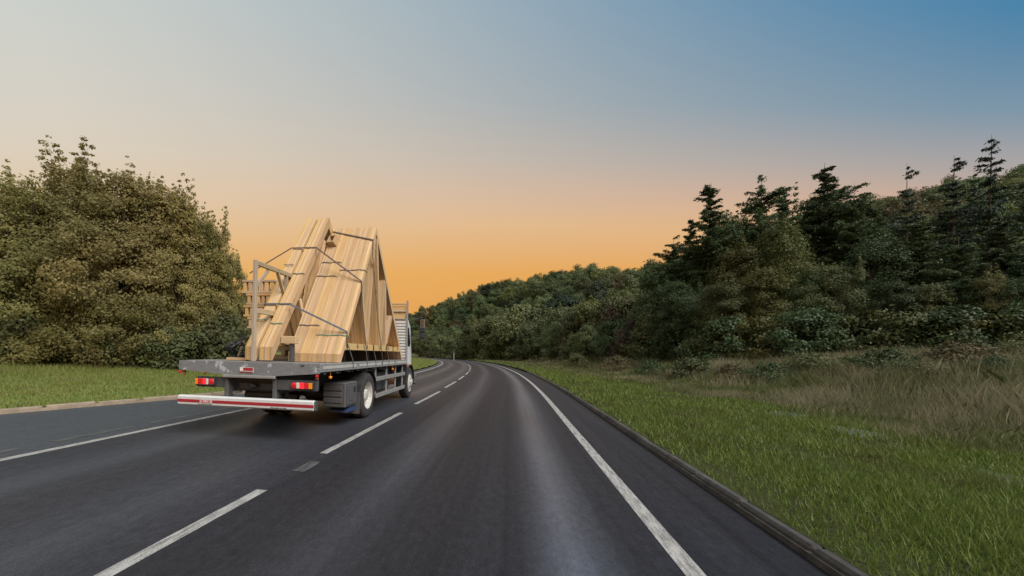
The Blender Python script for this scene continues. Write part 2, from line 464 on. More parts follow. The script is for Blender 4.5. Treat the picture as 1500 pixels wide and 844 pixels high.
# soil and turf under the blades
def turf(name, cols, sc):
    m = Mat(name); v = m.coord('Position')
    n = m.noise(v, sc, 7, .65); n2 = m.noise(v, sc * 9, 4, .6); k = len(cols)
    c = m.ramp(m.math('ADD', m.math('MULTIPLY', n, .7), m.math('MULTIPLY', n2, .3)), [(.33 + .34 * i / (k - 1), q) for i, q in enumerate(cols)])
    m.set(c, .95, 0, .1); m.bump(n2, .8, .04); return m.m
M['turf'] = turf('verge_turf', [(.034, .028, .018), (.036, .038, .017), (.038, .048, .016), (.044, .040, .022)], .8)
M['turf_l'] = turf('left_verge_turf', [(.10, .10, .035), (.12, .16, .04), (.15, .18, .05)], .7)
M['hillsoil'] = turf('woodland_floor', [(.028, .030, .012), (.038, .045, .016), (.05, .052, .022)], .25)
M['mudbank'] = turf('rough_grass_floor', [(.075, .062, .035), (.085, .075, .04), (.07, .08, .03), (.10, .085, .05)], .6)
m = Mat('puddle_water'); n = m.noise(m.coord('Position', (3, 3, 1)), 2, 4)
m.set(m.mix(n, (.10, .095, .085), (.16, .155, .15)), .14, 0, .6); m.bump(m.noise(m.coord('Position'), 6, 3), .12, .01); M['water'] = m.m
m = Mat('wet_gravel'); n = m.noise(m.coord('Position'), 26, 5, .7); n2 = m.noise(m.coord('Position'), 2.2, 3)
m.set(m.mix(m.ramp(n, [(.3, 0.0), (.7, 1.0)]), (.040, .048, .028), (.125, .13, .112)), m.maprange(n2, .35, .65, .25, .7), 0, .5); m.bump(n, .5, .015); M['gravel'] = m.m
M['blade'] = leafy('grass_blades', [(.060, .098, .018), (.090, .145, .026), (.115, .175, .036), (.16, .185, .055)], .3, .75, 1.25, (.085, .078, .032), .75, .52, .72, .75)
M['blade_l'] = leafy('left_grass_blades', [(.10, .125, .025), (.13, .17, .035), (.15, .18, .045), (.20, .19, .075)], .3, .75, 1.25, (.19, .165, .07), .5, .5, .7, .7)
M['dry'] = leafy('dry_grass_blades', [(.25, .23, .14), (.32, .29, .18), (.18, .19, .10), (.38, .345, .23), (.25, .215, .14)], .3, .8, 1.2, (.10, .10, .045), .45, .48, .62, .75)
M['weed'] = leafy('weed_blades', [(.065, .090, .028), (.090, .120, .034), (.12, .13, .05), (.075, .085, .04)], .3)
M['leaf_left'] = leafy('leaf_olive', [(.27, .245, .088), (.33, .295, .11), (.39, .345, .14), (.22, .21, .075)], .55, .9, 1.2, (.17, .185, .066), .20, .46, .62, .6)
M['leaf_right'] = leafy('leaf_dark', [(.034, .062, .027), (.050, .084, .032), (.070, .102, .034), (.038, .068, .030)], .25, .75, 1.3)
M['leaf_yellow'] = leafy('leaf_yellowing', [(.068, .086, .030), (.100, .114, .034), (.135, .130, .040), (.06, .080, .03)], .3)
M['leaf_mid'] = leafy('leaf_mid', [(.075, .100, .042), (.105, .128, .050), (.140, .148, .062), (.065, .088, .040)], .28, .7, 1.35)
M['leaf_red'] = leafy('leaf_reddish', [(.095, .062, .048), (.115, .075, .054), (.08, .08, .045), (.07, .07, .042)], .28)
M['leaf_hill'] = leafy('leaf_hill', [(.070, .108, .048), (.096, .138, .056), (.130, .160, .068), (.062, .098, .050)], .33, .65, 1.45)
M['leaf_hill_light'] = leafy('leaf_hill_light', [(.105, .135, .045), (.135, .16, .052), (.165, .175, .062), (.09, .115, .042)], .3, .75, 1.25)
M['leaf_hill_dark'] = leafy('leaf_hill_dark', [(.028, .050, .030), (.038, .062, .034), (.050, .074, .038)], .25, .7, 1.2)
M['leaf_hill_brown'] = leafy('leaf_hill_brown', [(.125, .105, .052), (.15, .125, .06), (.10, .10, .05)], .3, .75, 1.2)
M['leaf_pine'] = leafy('leaf_conifer', [(.016, .032, .020), (.024, .042, .024), (.034, .052, .028)], .15)
M['bark'] = bark('bark_grey', (.05, .04, .03), (.12, .10, .08))

# ------------------------------------------------------------------ the road: straight, then a wide left-hand bend
ROAD_R, ROAD_S0 = 305.0, 12.0
def us2xy(u, s):
    if s <= ROAD_S0: return u, s
    a = (s - ROAD_S0) / ROAD_R
    return -ROAD_R + (ROAD_R + u) * math.cos(a), ROAD_S0 + (ROAD_R + u) * math.sin(a)
def us2xy_np(u, s):
    a = np.maximum(s - ROAD_S0, 0) / ROAD_R
    x = np.where(s <= ROAD_S0, u, -ROAD_R + (ROAD_R + u) * np.cos(a))
    y = np.where(s <= ROAD_S0, s, ROAD_S0 + (ROAD_R + u) * np.sin(a))
    return x, y
def xy2us(x, y):
    if y <= ROAD_S0: return x, y
    return math.hypot(x + ROAD_R, y - ROAD_S0) - ROAD_R, ROAD_S0 + ROAD_R * math.atan2(y - ROAD_S0, x + ROAD_R)
def left_edge(s):
    s = np.asarray(s, float)
    e = -12.5 + .335 * np.clip(s, -3, 40)
    return -np.logaddexp(-e * 3.0, 7.05 * 3.0) / 3.0
RIGHT_EDGE = 2.09
def sstep(a, b, x):
    t = np.clip((x - a) / (b - a), 0, 1); return t * t * (3 - 2 * t)
# hill: skyline by bearing; (photo column, tree-top row, forward distance of the crest)
HILL = [(-600, 520, 380), (200, 512, 380), (400, 492, 360), (520, 468, 340), (600, 450, 320), (640, 437, 300), (700, 416, 280), (780, 402, 250), (860, 387, 225),
        (910, 397, 215), (960, 385, 200), (1060, 352, 175), (1180, 318, 155), (1280, 290, 140), (1400, 262, 125), (1500, 235, 115), (1700, 200, 105), (2400, 170, 95)]
hb, hz, hd = [], [], []
for px, py_, dep in HILL:
    a, b = pix_depth(px, dep)
    hb.append(math.atan2(a, b)); hd.append(math.hypot(a, b)); hz.append(max(0, pix_height(px, py_, dep) - 15.5))
def terrain(u, s):
    """height of the land beside the road"""
    u, s = np.asarray(u, float), np.asarray(s, float)
    x, y = us2xy_np(u, s)
    r = np.hypot(x, y); b = np.arctan2(x, y)
    right = .09 + .05 * sstep(2.6, 4, u) + 1.0 * sstep(8.5, 19, u) + .9 * sstep(19, 40, u)
    left = .07 + .06 * sstep(0, 3, left_edge(s) - u) + .5 * sstep(8, 40, left_edge(s) - u)
    z = np.where(u > 0, right, left)
    zc = np.interp(b, hb, hz); dc = np.interp(b, hb, hd)
    infront = sstep(-20, 20, y)
    fade = sstep(18, 75, u)
    z = z + zc * sstep(.30, 1.0, r / dc) ** 1.15 * infront * fade
    z = z + .03 * np.sin(x * 1.7 + .6) * np.sin(y * 1.3) * np.where(np.abs(u) > 4, 1, 0)
    return z
def terrain1(x, y):
    u, s = xy2us(x, y); return float(terrain(u, s))

def strip(name, us, ss, zf, mat, lateral=None):
    """sheet over a grid of (across, along) road coordinates"""
    us, ss = np.asarray(us, float), np.asarray(ss, float)
    S, Ug = np.meshgrid(ss, us, indexing='ij')
    if lateral is not None: Ug = lateral(Ug, S)
    X, Y = us2xy_np(Ug, S); Z = zf(Ug, S)
    v = np.stack([X, Y, Z], -1).reshape(-1, 3)
    n, k = len(ss), len(us)
    i = (np.arange(n - 1)[:, None] * k + np.arange(k - 1)[None]).ravel()
    f = np.stack([i, i + 1, i + k + 1, i + k], 1)
    g = np.stack([Ug, S, np.zeros_like(S)], -1).reshape(-1, 3)
    return link(name, np_mesh(name, v, f, mat, g, True))

ground = MB().add([(-3000, -3000, -.6), (3000, -3000, -.6), (3000, 3000, -.6), (-3000, 3000, -.6)], [(0, 1, 2, 3)]).build('ground', M['hillsoil'])
tag(ground, kind='structure')
ss_road = np.concatenate([np.arange(-25, 60, 1.0), np.arange(60, 330, 3.0)])
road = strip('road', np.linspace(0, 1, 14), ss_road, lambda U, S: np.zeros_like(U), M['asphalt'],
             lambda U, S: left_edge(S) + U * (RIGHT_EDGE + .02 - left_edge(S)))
tag(road, kind='structure')
def marking(name, u, s0, s1, w=.15, mat='paint', z=.004):
    n = max(2, int((s1 - s0) / 1.5) + 1)
    ss = np.linspace(s0, s1, n); v, g, f = [], [], []
    for i, s in enumerate(ss):
        for d in (-w / 2, w / 2):
            uu = (u(s) if callable(u) else u) + d
            x, y = us2xy(uu, s); v.append((x, y, z)); g.append((uu, s, 0))
    f = [(2 * i, 2 * i + 1, 2 * i + 3, 2 * i + 2) for i in range(n - 1)]
    o = link(name, np_mesh(name, v, f, M[mat], g), road)
    return o
marking('edge_line', 1.21, -20, 300, .135)
marking('edge_line', lambda s: -6.2 - .14 * (1 - math.exp(-max(s - 3, 0) / 14.)), -20, 300, .14)
# lane dashes: photo dashes at 0..3.65 m, 5.1..9.1, 10.9..15 ...
d0 = 5.13
marking('lane_dash', -2.46, -6.9, -2.9, .13); marking('lane_dash', -2.46, -.4, 3.62, .115)
for k in range(44):
    s0 = d0 + k * 5.72
    marking('lane_dash', -2.49 - .18 * min(1, s0 / 18), s0, s0 + 4.0, .115)
for s0, s1 in ((3.45, 4.25), (4.7, 6.0), (6.35, 9.0)):
    marking('old_dash', lambda s: -6.62 - .02 * s, s0, s1, .14, 'paint_worn')
marking('old_dash', -2.44, 4.28, 4.72, .15, 'paint_worn')

# land on both sides
su = np.concatenate([np.arange(-30, 60, .8), np.arange(60, 160, 3), np.arange(160, 480, 8)])
verge_r = strip('grass_verge', np.concatenate([[RIGHT_EDGE + .12], np.arange(2.5, 8.6, .4)]), su, terrain, M['turf']); tag(verge_r, kind='structure')
bank = strip('rough_grass_bank', np.concatenate([np.arange(8.5, 24, .6), [24.0]]), su, terrain, M['mudbank']); tag(bank, kind='structure')
hill = strip('hillside', np.concatenate([np.arange(24, 60, 3), np.arange(60, 330, 8)]), su, terrain, M['hillsoil']); tag(hill, kind='structure')
lu = np.concatenate([[.13, .4, .8, 1.4], np.arange(2, 16, 1.0), np.arange(16, 170, 6)])
verge_l = strip('grass_field', lu, np.concatenate([np.arange(-30, 60, .8), np.arange(60, 340, 4)]), terrain, M['turf_l'], lambda U, S: left_edge(S) - U); tag(verge_l, kind='structure')

# kerbs: a haunch with single stones on it
def kerb(name, uf, s0, s1, mat, wid, top, side, L=.915):
    n = int((s1 - s0) / .5)
    h = MB()
    ss = np.linspace(s0, s1, n)
    vs, fs = [], []
    for s in ss:
        for d, z in ((0.012, -.15), (0.012, top - .05), (wid - .012, top - .05), (wid - .012, -.15)):
            x, y = us2xy(float(uf(s)) + side * d, s); vs.append((x, y, z))
    for i in range(n - 1):
        for k in range(3): fs.append((4 * i + k, 4 * i + k + 1, 4 * i + k + 5, 4 * i + k + 4))
    base = h.add(vs, fs).build(name, mat); tag(base, kind='structure')
    mb = MB().bbox(0, wid, .006, L - .006, -.12, top, .022)
    # sloped road-side face
    mb.v = [(x + (.035 if z > 0 and x < wid * .5 else 0), y, z) for x, y, z in mb.v]
    if side < 0: mb.v = [(-x, y, z) for x, y, z in mb.v]
    me = mb.mesh('kerb_stone', mat)
    s = s0
    while s < s1 - L:
        x0, y0 = us2xy(float(uf(s)), s); x1, y1 = us2xy(float(uf(s + L)), s + L)
        o = link('kerb_stone', me, base, (x0, y0, random.uniform(-.008, .004)), (random.uniform(-.004, .004), random.uniform(-.02, .02), -math.atan2(x1 - x0, y1 - y0)))
        s += L
    return base
kerb('kerb', lambda s: RIGHT_EDGE, -4, 34, M['kerb_r'], .13, .10, 1)
kerb('kerb', left_edge, -4, 24, M['kerb_l'], .15, .11, -1)

# ------------------------------------------------------------------ the lorry (local: x right, y forward, z up; origin under the middle of the tail)
TX, TY, TYAW, TROLL = -4.179, 5.689, .0311, .0062
TM = Matrix.Translation((TX, TY, 0)) @ Matrix.Rotation(TYAW, 4, 'Z') @ Matrix.Rotation(TROLL, 4, 'Y')
ZB, BL = 1.2345, 6.05              # deck height and length
def on_truck(o, p=(0, 0, 0)):
    q = TM @ Vector(p); o.location = q; o.rotation_euler = (0, TROLL, TYAW); return o
truck = link('flatbed_lorry', None); truck.empty_display_size = .5
on_truck(truck)
tag(truck, 'grey flatbed lorry with red and white rear bumper bar, carrying timber roof trusses', 'lorry')
def P(name, mb, mat, parent=None): return mb.build(name, M[mat], parent if parent is not None else truck)

bed = P('deck', MB().bbox(-1.235, 1.235, .012, BL, ZB - .10, ZB, .006), 'deck')
rp = P('tail_plate', MB().prism([(-1.25, ZB + .004), (1.25, ZB + .004), (1.25, 1.085), (.50, 1.025), (-.42, 1.025), (-1.25, 1.085)], -.012, .010, 1), 'deck_grey')
for x in (-1.235, 1.20):
    for z in (1.11, 1.15, 1.19):
        MB().lathe([(-.016, .0), (-.016, .007), (-.0125, .009)], 8, 'y', (x + .018, 0, z)).build('bolt', M['dark_steel'], rp)
P('tail_lip', MB().bbox(-.43, .50, -.028, .05, .978, 1.024, .008), 'alu', rp)
# red and white marker plate
mp = P('marker_plate', MB().bbox(-.125, .125, -.020, -.0125, 1.065, 1.150, .002), 'chipwhite', rp)
P('red_reflector', MB().bbox(-.058, .112, -.0235, -.0205, 1.100, 1.144, .001), 'redtape', rp)
P('red_reflector', MB().bbox(-.122, .105, -.0235, -.0205, 1.068, 1.082, .001), 'redtape', rp)
P('white_label', MB().bbox(-.120, -.066, -.0235, -.0205, 1.090, 1.146, .001), 'textwhite', rp)
P('latch', MB().bbox(.93, 1.0, -.018, -.0125, 1.195, 1.212, .002), 'black', rp)
for sx in (-1, 1):
    a, b = (1.215, 1.25) if sx > 0 else (-1.25, -1.215)
    sr = P('side_rail', MB().bbox(a, b, .0105, BL, ZB - .134, ZB + .003, .006), 'galv')
    for y0, y1 in ((.12, 1.62), (1.80, 3.30), (3.42, 4.62), (4.74, 5.92)):
        e = b + .0005 if sx > 0 else a - .0045
        P('rail_strip', MB().bbox(e, e + .004, y0, y1, ZB - .085, ZB - .035, .001), 'chipwhite', sr)
    for i, y in enumerate(np.arange(.25, 6.0, .52)):
        x = 1.19 * sx
        P('rope_hook', MB().tube([(x, y, ZB - .13), (x + .012 * sx, y, ZB - .165), (x + .03 * sx, y, ZB - .172), (x + .038 * sx, y, ZB - .155)], .006, 6), 'alu', sr)
    P('corner_lamp_bracket', MB().bbox(sx * 1.19 - .022, sx * 1.19 + .022, .02, .05, .985, 1.083, .003), 'rust')
    P('corner_lamp', MB().lathe([(0, 0), (0, .012), (.004, .024), (.03, .026), (.034, 0)], 14, 'y', (sx * 1.20 - .05 * (sx < 0), -.006, 1.045)), 'lens_red')
    for y in (.52, 4.55):
        P('side_marker', MB().lathe([(-.03, 0), (-.03, .02), (-.01, .03), (.012, .028), (.02, 0)], 12, 'z', (1.20 * sx, y, 1.005)).tube([(1.20 * sx, y, 1.02), (1.20 * sx, y, ZB - .12)], .006, 6), 'lens_amber')
# cross bearers, chassis, axles
for y in np.arange(.35, 6.0, .62):
    P('cross_bearer', MB().bbox(-1.19, 1.19, y - .03, y + .03, ZB - .19, ZB - .101, .004), 'dark_steel')
for sx in (-1, 1):
    P('chassis_rail', MB().bbox(sx * .42 - .04, sx * .42 + .04, .30, 7.6, .72, ZB - .191, .01), 'dark_steel')
P('rear_crossmember', MB().bbox(-.379, .379, .26, .30, .74, .95, .012).bbox(-.30, .36, .215, .26, .76, .90, .02), 'dark_steel')
P('tow_coupling', MB().bbox(-.06, .08, .10, .214, .82, .87, .01).lathe([(-.05, .0), (-.05, .035), (.05, .035), (.05, 0)], 14, 'z', (.01, .12, .845)), 'black')
P('air_tank', MB().lathe([(-.33, 0), (-.33, .09), (-.29, .125), (.29, .125), (.33, .09), (.33, 0)], 20, 'x', (.03, .46, .66)), 'black')
# lamp arms and hangers of the bar
for sx, x in ((-1, -.40), (1, .46)):
    P('bumper_hanger', MB().bbox(x - .035, x + .035, .03, .20, .655, .977, .01), 'grey_plastic')
    P('hanger_brace', MB().bar((x, .12, .70), (x - .10 * sx, .30, .73), .03, .05), 'alu')
P('lamp_arm', MB().bbox(-.96, -.437, .045, .12, .805, .972, .008), 'dark_steel')
P('lamp_arm', MB().bbox(.497, 1.19, .045, .12, .800, .968, .008), 'dark_steel')
def tail_lamp(x0, x1, z0, z1, order):
    h = P('tail_light', MB().bbox(x0 - .012, x1 + .012, -.012, .044, z0 - .010, z1 + .010, .014), 'black')
    x = x0; w = x1 - x0
    for frac, mat, nm in order:
        if nm == 'round_lens':
            MB().lathe([(-.026, 0), (-.026, .022), (-.022, .045), (-.0125, .052)], 18, 'y', (x + w * frac / 2, 0, (z0 + z1) / 2)).build('lens', M[mat], h)
        else: MB().bbox(x + .003, x + w * frac - .003, -.024, -.0125, z0 + .004, z1 - .004, .007).build('lens', M[mat], h)
        x += w * frac
    for q in (.35, .8): MB().lathe([(-.03, 0), (-.03, .016), (0, .022)], 10, 'z', (x0 + w * q, .02, z0 - .0105)).build('cable_gland', M['black'], h)
tail_lamp(-.94, -.60, .845, .950, [(.16, 'lens_amber', ''), (.25, 'lens_red', ''), (.19, 'lens_lit', ''), (.14, 'lens_clear', ''), (.26, 'lens_red', 'round_lens')])
tail_lamp(.79, 1.14, .838, .940, [(.22, 'lens_red', 'round_lens'), (.16, 'lens_clear', ''), (.24, 'lens_lit', ''), (.18, 'lens_red', ''), (.20, 'lens_amber', '')])
# rear bumper bar
bar = P('underrun_bar', MB().bbox(-1.225, 1.20, -.075, .025, .50, .665, .022), 'whitetape')
MB().bbox(1.2005, 1.226, -.070, .020, .503, .662, .01).build('end_cap', M['dark_steel'], bar)
MB().bbox(-1.203, -.795, -.0785, -.0755, .553, .602, .001).build('red_stripe', M['redtape'], bar)
MB().bbox(-.565, 1.198, -.0785, -.0755, .553, .602, .001).build('red_stripe', M['redtape'], bar)
MB().bbox(-.79, -.57, -.0790, -.0755, .548, .608, .012).build('badge_plate', M['chipwhite'], bar)
MB().bbox(-.752, -.608, -.0815, -.0792, .556, .600, .02).build('badge', M['badge'], bar)
text_mesh('badge_lettering', 'VBG', .052, M['textwhite'], bar, (-.68, -.0822, .578), (R(90), 0, 0))
for xa, n in ((-.70, 5), (.60, 5)):      # small black print, too small in the photo to read: short printed dashes
    x = xa - .13
    for w in (.05, .016, .07, .04, .06):
        MB().box(x, x + w, -.0765, -.0753, .526, .535).build('small_print', M['textblack'], bar); x += w + .008
for x in (-.40, .46): P('bar_bracket', MB().bbox(x - .03, x + .03, .0255, .10, .53, .6545, .006), 'dark_steel')
# equipment box with louvred end
bx = P('storage_box', MB().bbox(.745, 1.19, 1.24, 1.86, .38, .855, .02), 'grey_plastic')
for z in (.47, .585, .70): MB().bbox(.755, 1.12, 1.222, 1.2395, z, z + .085, .007).build('end_rib', M['grey_plastic'], bx)
MB().bbox(1.1905, 1.206, 1.30, 1.80, .43, .80, .006).build('box_door', M['grey_plastic'], bx)
MB().bbox(1.2065, 1.222, 1.62, 1.70, .66, .76, .006).build('box_latch', M['black'], bx)
MB().bbox(1.2065, 1.215, 1.40, 1.56, .50, .74, .006).build('door_panel', M['grey_plastic'], bx)
P('wheel_chock', MB().prism([(1.40, .27), (1.90, .27), (1.90, .36), (1.62, .375), (1.40, .31)], .80, 1.15, 0), 'blue')
for y in (1.5, 1.8): P('chock_holder', MB().bar((1.0, y, .34), (1.0, y, .40), .03, .03), 'black')

# wheels
YR, YF, RW = 2.553, 6.717, .50
def wheel(x, y, sx, w=.28, dish=True, mat='rim', rw=RW):
    wl_ = link('wheel', None, truck, (x, y, rw)); wl_.empty_display_size = .2
    h = w / 2; s = sx
    prof = [(-h, .30), (-h, .40), (-h + .012, rw - .05), (-h + .04, rw - .01), (-h * .55, rw), (h * .55, rw), (h - .04, rw - .01), (h - .012, rw - .05), (h, .40), (h - .006, .30)]
    t = MB().lathe(prof, 40, 'x')
    t.build('tyre', M['rubber'], wl_)
    tm = MB()
    for k in range(4): tm.lathe([(-h * .5 + h * .333 * k - .006, rw + .0005), (-h * .5 + h * .333 * k, rw + .004), (-h * .5 + h * .333 * k + .006, rw + .0005)], 40, 'x')
    tm.build('tread_rib', M['rubber'], wl_)
    o = h - .008
    if dish: pr = [(s * o, .302), (s * (o - .012), .285), (s * (o - .03), .27), (s * (o - .10), .245), (s * (o - .13), .20), (s * (o - .125), .14), (s * (o - .12), .135), (s * (o - .04), .12), (s * (o - .03), .10), (s * (o - .03), 0)]
    else: pr = [(s * o, .302), (s * (o - .012), .285), (s * (o - .03), .26), (s * (o + .02), .20), (s * (o + .045), .15), (s * (o + .045), .11), (s * (o + .075), .095), (s * (o + .08), 0)]
    rm = MB().lathe(pr, 32, 'x').build('rim', M[mat], wl_)
    for k in range(8):
        a = k * math.pi / 4; r = .165
        xx = s * (o - .12) if dish else s * (o + .04)
        MB().lathe([(0, .018), (s * .025, .016), (s * .03, 0)], 6, 'x', (xx, r * math.cos(a), r * math.sin(a))).build('wheel_nut', M['dark_steel'], wl_)
    return wl_
for sx in (-1, 1):
    wheel(sx * 1.075, YR, sx, .26)
    wheel(sx * .76, YR, -sx, .26)
    wheel(sx * 1.06, YF, sx, .29, False)
P('rear_axle', MB().lathe([(-1.0, .06), (-.3, .08), (-.2, .18), (.2, .18), (.3, .08), (1.0, .06)], 18, 'x', (0, YR, RW)), 'black')
P('front_axle', MB().bbox(-.95, .95, YF - .05, YF + .05, .42, .54, .02), 'black')
for sx in (-1, 1):      # mudguards and flaps
    pts = []
    mg = MB(); n = 16; x0, x1 = sorted((sx * .62, sx * 1.215)); ro, ri = .575, .562
    vs = []
    for k in range(n + 1):
        a = R(4) + (R(176) - R(4)) * k / n
        for r in (ri, ro):
            for x in (x0, x1): vs.append((x, YR - r * math.cos(a), min(RW + r * math.sin(a), 1.035 + (r - ri))))
    fs = []
    for k in range(n):
        i = 4 * k
        fs += [(i, i + 1, i + 5, i + 4), (i + 2, i + 6, i + 7, i + 3), (i, i + 4, i + 6, i + 2), (i + 1, i + 3, i + 7, i + 5)]
    fs += [(0, 2, 3, 1), (4 * n, 4 * n + 1, 4 * n + 3, 4 * n + 2)]
    P('mudguard', mg.add(vs, fs), 'black')
    P('mud_flap', MB().bbox(x0 + .01, x1, YR - .60, YR - .588, .17, .62, .003), 'grey_plastic')
    # side guards
    xs = sx * 1.19
    for z0, z1 in ((.365, .465), (.765, .865)):
        P('side_guard_rail', MB().bbox(xs - .014, xs + .014, 3.13, 6.02, z0, z1, .006), 'galv')
    for y in (3.18, 4.12, 5.02, 5.85):
        P('side_guard_post', MB().bbox(xs - sx * .042 - .02, xs - sx * .042 + .02, y - .03, y + .03, .39, ZB - .10, .005), 'galv')
P('fuel_tank', MB().bbox(.50, 1.02, 3.6, 4.9, .42, .95, .07), 'dark_steel')
P('air_tank', MB().lathe([(-.45, 0), (-.45, .1), (-.4, .14), (.4, .14), (.45, .1), (.45, 0)], 18, 'y', (-.82, 4.3, .70)), 'black')
P('gearbox', MB().bbox(-.28, .28, 4.9, 6.6, .55, .95, .08), 'black')
P('prop_shaft', MB().tube([(0, YR, RW + .05), (0, 4.95, .72)], .05, 10), 'black')
P('silencer', MB().lathe([(-.35, 0), (-.35, .13), (-.3, .17), (.3, .17), (.35, .13), (.35, 0)], 16, 'y', (.83, 5.45, .66)), 'rust')
# headboard: ribbed white sheet with ply and steel rails above
YH = BL + .06
hbd = P('headboard', MB().bbox(-1.21, 1.19, YH, YH + .03, ZB - .02, 2.44, .004), 'white_paint')
for k in range(13):
    z = ZB + .06 + k * .088
    MB().bbox(-1.20, 1.18, YH - .022, YH - .0005, z, z + .052, .01).build('sheet_rib', M['white_paint'], hbd)
P('headboard_ply', MB().bbox(-1.18, 1.16, YH + .006, YH + .024, 2.4405, 2.90, .003), 'pine', hbd)
for z in (2.47, 2.70, 2.93): P('headboard_rail', MB().bbox(-1.17, 1.17, YH - .028, YH + .004, z, z + .035, .005), 'galv', hbd)
for sx in (-1, 1): P('headboard_post', MB().bbox(sx * 1.205 - .025, sx * 1.205 + .025, YH - .03, YH + .04, ZB - .05, 3.06, .006), 'galv', hbd)
# cab
CY0, CY1, CW, CZ0, CZ1 = 6.32, 7.80, .99, .98, 2.55
cabp = [(CY0, CZ0 + .02), (CY0, CZ1 - .10), (CY0 + .12, CZ1), (CY1 - .50, CZ1 + .02), (CY1 - .22, CZ1 - .16), (CY1 - .02, 1.75), (CY1 + .04, 1.45), (CY1 + .04, .62), (YF + .64, .62), (YF + .60, .86), (YF + .38, 1.10), (YF - .20, 1.13)]
cab = P('cab', MB().prism(cabp, -CW, CW, 0), 'white_paint')
cab.modifiers.new('bevel', 'BEVEL').width = .05
cab.modifiers['bevel'].segments = 3
M['glass'] = Mat('cab_glass').set((.02, .025, .03), .05, 0, .6).m
for sx in (-1, 1):
    a, b = sorted((sx * (CW + .002), sx * (CW + .008)))
    MB().prism([(6.80, 1.70), (6.80, 2.30), (7.32, 2.30), (7.58, 1.78), (7.46, 1.66)], a, b, 0).build('side_window', M['glass'], cab)
    MB().bbox(a, b + .012 * (sx > 0), 6.80, 6.93, 1.50, 1.54, .004).build('door_handle', M['black'], cab)
    wa = MB(); vs = []; n = 12; x0, x1 = sorted((sx * .88, sx * 1.225))
    for k in range(n + 1):
        a_ = R(8) + R(164) * k / n
        for r in (.55, .575):
            for x in (x0, x1): vs.append((x, YF - r * math.cos(a_), RW + r * math.sin(a_)))
    fs = []
    for k in range(n):
        i = 4 * k; fs += [(i, i + 1, i + 5, i + 4), (i + 2, i + 6, i + 7, i + 3), (i, i + 4, i + 6, i + 2), (i + 1, i + 3, i + 7, i + 5)]
    fs += [(0, 2, 3, 1), (4 * n, 4 * n + 1, 4 * n + 3, 4 * n + 2)]
    wa.add(vs, fs).build('wheel_arch', M['black'], cab)
    MB().bbox(x0, x1, YF - .60, YF - .575, .30, 1.20, .006).build('arch_flap', M['black'], cab)
    MB().bbox(sx * 1.228 - .006, sx * 1.228 + .006, YF - .52, YF - .40, 1.03, 1.13, .003).build('indicator', M['lens_amber'], cab)
    # mirrors on their arms
    mx = sx * 1.43
    mr = P('mirror', MB().bbox(mx - .095, mx + .095, 7.45, 7.55, 2.14, 2.62, .03), 'black')
    MB().bbox(mx - .078, mx + .078, 7.441, 7.4495, 2.30, 2.59, .003).build('mirror_glass', M['mirrorglass'], mr)
    MB().bbox(mx - .085, mx + .085, 7.43, 7.55, 1.95, 2.135, .03).build('wide_mirror', M['black'], mr)
    MB().tube([(sx * .98, 7.30, 2.50), (mx, 7.50, 2.68), (mx, 7.50, 2.60)], .014, 8).build('mirror_arm', M['black'], mr)
    MB().tube([(sx * .98, 7.30, 2.02), (mx, 7.50, 2.04)], .012, 8).build('mirror_arm', M['black'], mr)
MB().prism([(-.91, 1.62), (.91, 1.62), (.87, 2.34), (-.87, 2.34)], CY1 + .03, CY1 + .04, 1).build('windscreen', M['glass'], cab)
P('front_bumper', MB().bbox(-1.19, 1.19, CY1 - .12, CY1 + .12, .36, .70, .05), 'grey_plastic')

# ------------------------------------------------------------------ the load: roof trusses
def member(poly, t, along): return MB().prism(poly, -t / 2, t / 2, 0, along)
def web(p, q, d, t):
    v = Vector((q[0] - p[0], q[1] - p[1])); l = v.length; v /= l; n = Vector((-v.y, v.x)) * d / 2
    return member([(p[0] + n.x, p[1] + n.y), (q[0] + n.x, q[1] + n.y), (q[0] - n.x, q[1] - n.y), (p[0] - n.x, p[1] - n.y)], t, (v.x, v.y))
TT = .0345
def make_truss(y0, ztop, ap, yf, dv, bz0, bz1, webs, plates, label):
    """origin at the rear foot on the deck; y forward, z up"""
    t = link('roof_truss', None); t.empty_display_size = .2
    sl = (ap[1] - ztop) / ap[0]
    rear = [(0, 0), (0, ztop), ap, (ap[0], ap[1] - dv), (dv / sl * 0 + .0, ztop - dv)]
    rear = [(0.0, max(0, ztop - dv)), (0, ztop), ap, (ap[0], ap[1] - dv)]
    # a seat cut where the rafter meets the deck
    if ztop - dv < 0: rear = [(0, 0), (0, ztop), ap, (ap[0], ap[1] - dv), ((dv - ztop) / sl, 0)]
    member(rear, TT, (ap[0], ap[1] - ztop)).build('rafter', M['pine'], t)
    sf = (ap[1] - .12) / (yf - ap[0])
    front = [(ap[0] + .001, ap[1]), (yf, .12), (yf, 0), (yf - (dv - .12) / sf, 0), (ap[0] + .001, ap[1] - dv)]
    member(front, TT, (1, -sf)).build('rafter', M['pine'], t)
    # bottom tie between the rafters' undersides
    ya = (bz1 - (ztop - dv)) / sl; yb = ap[0] + (ap[1] - dv - bz1) / sf
    ya0 = max((bz0 - (ztop - dv)) / sl, .02); yb0 = ap[0] + (ap[1] - dv - bz0) / sf
    member([(ya0 + .002, bz0), (ya + .002, bz1), (yb - .002, bz1), (yb0 - .002, bz0)], TT, (1, 0)).build('tie_beam', M['pine'], t)
    for (p, q, d) in webs: web(p, q, d, TT - .001).build('web', M['pine'], t)
    if plates:
        for (y, z, w, h) in plates: MB().box(TT / 2 + .0003, TT / 2 + .0018, y - w / 2, y + w / 2, z - h / 2, z + h / 2).build('nail_plate', M['plate'], t)
    return t
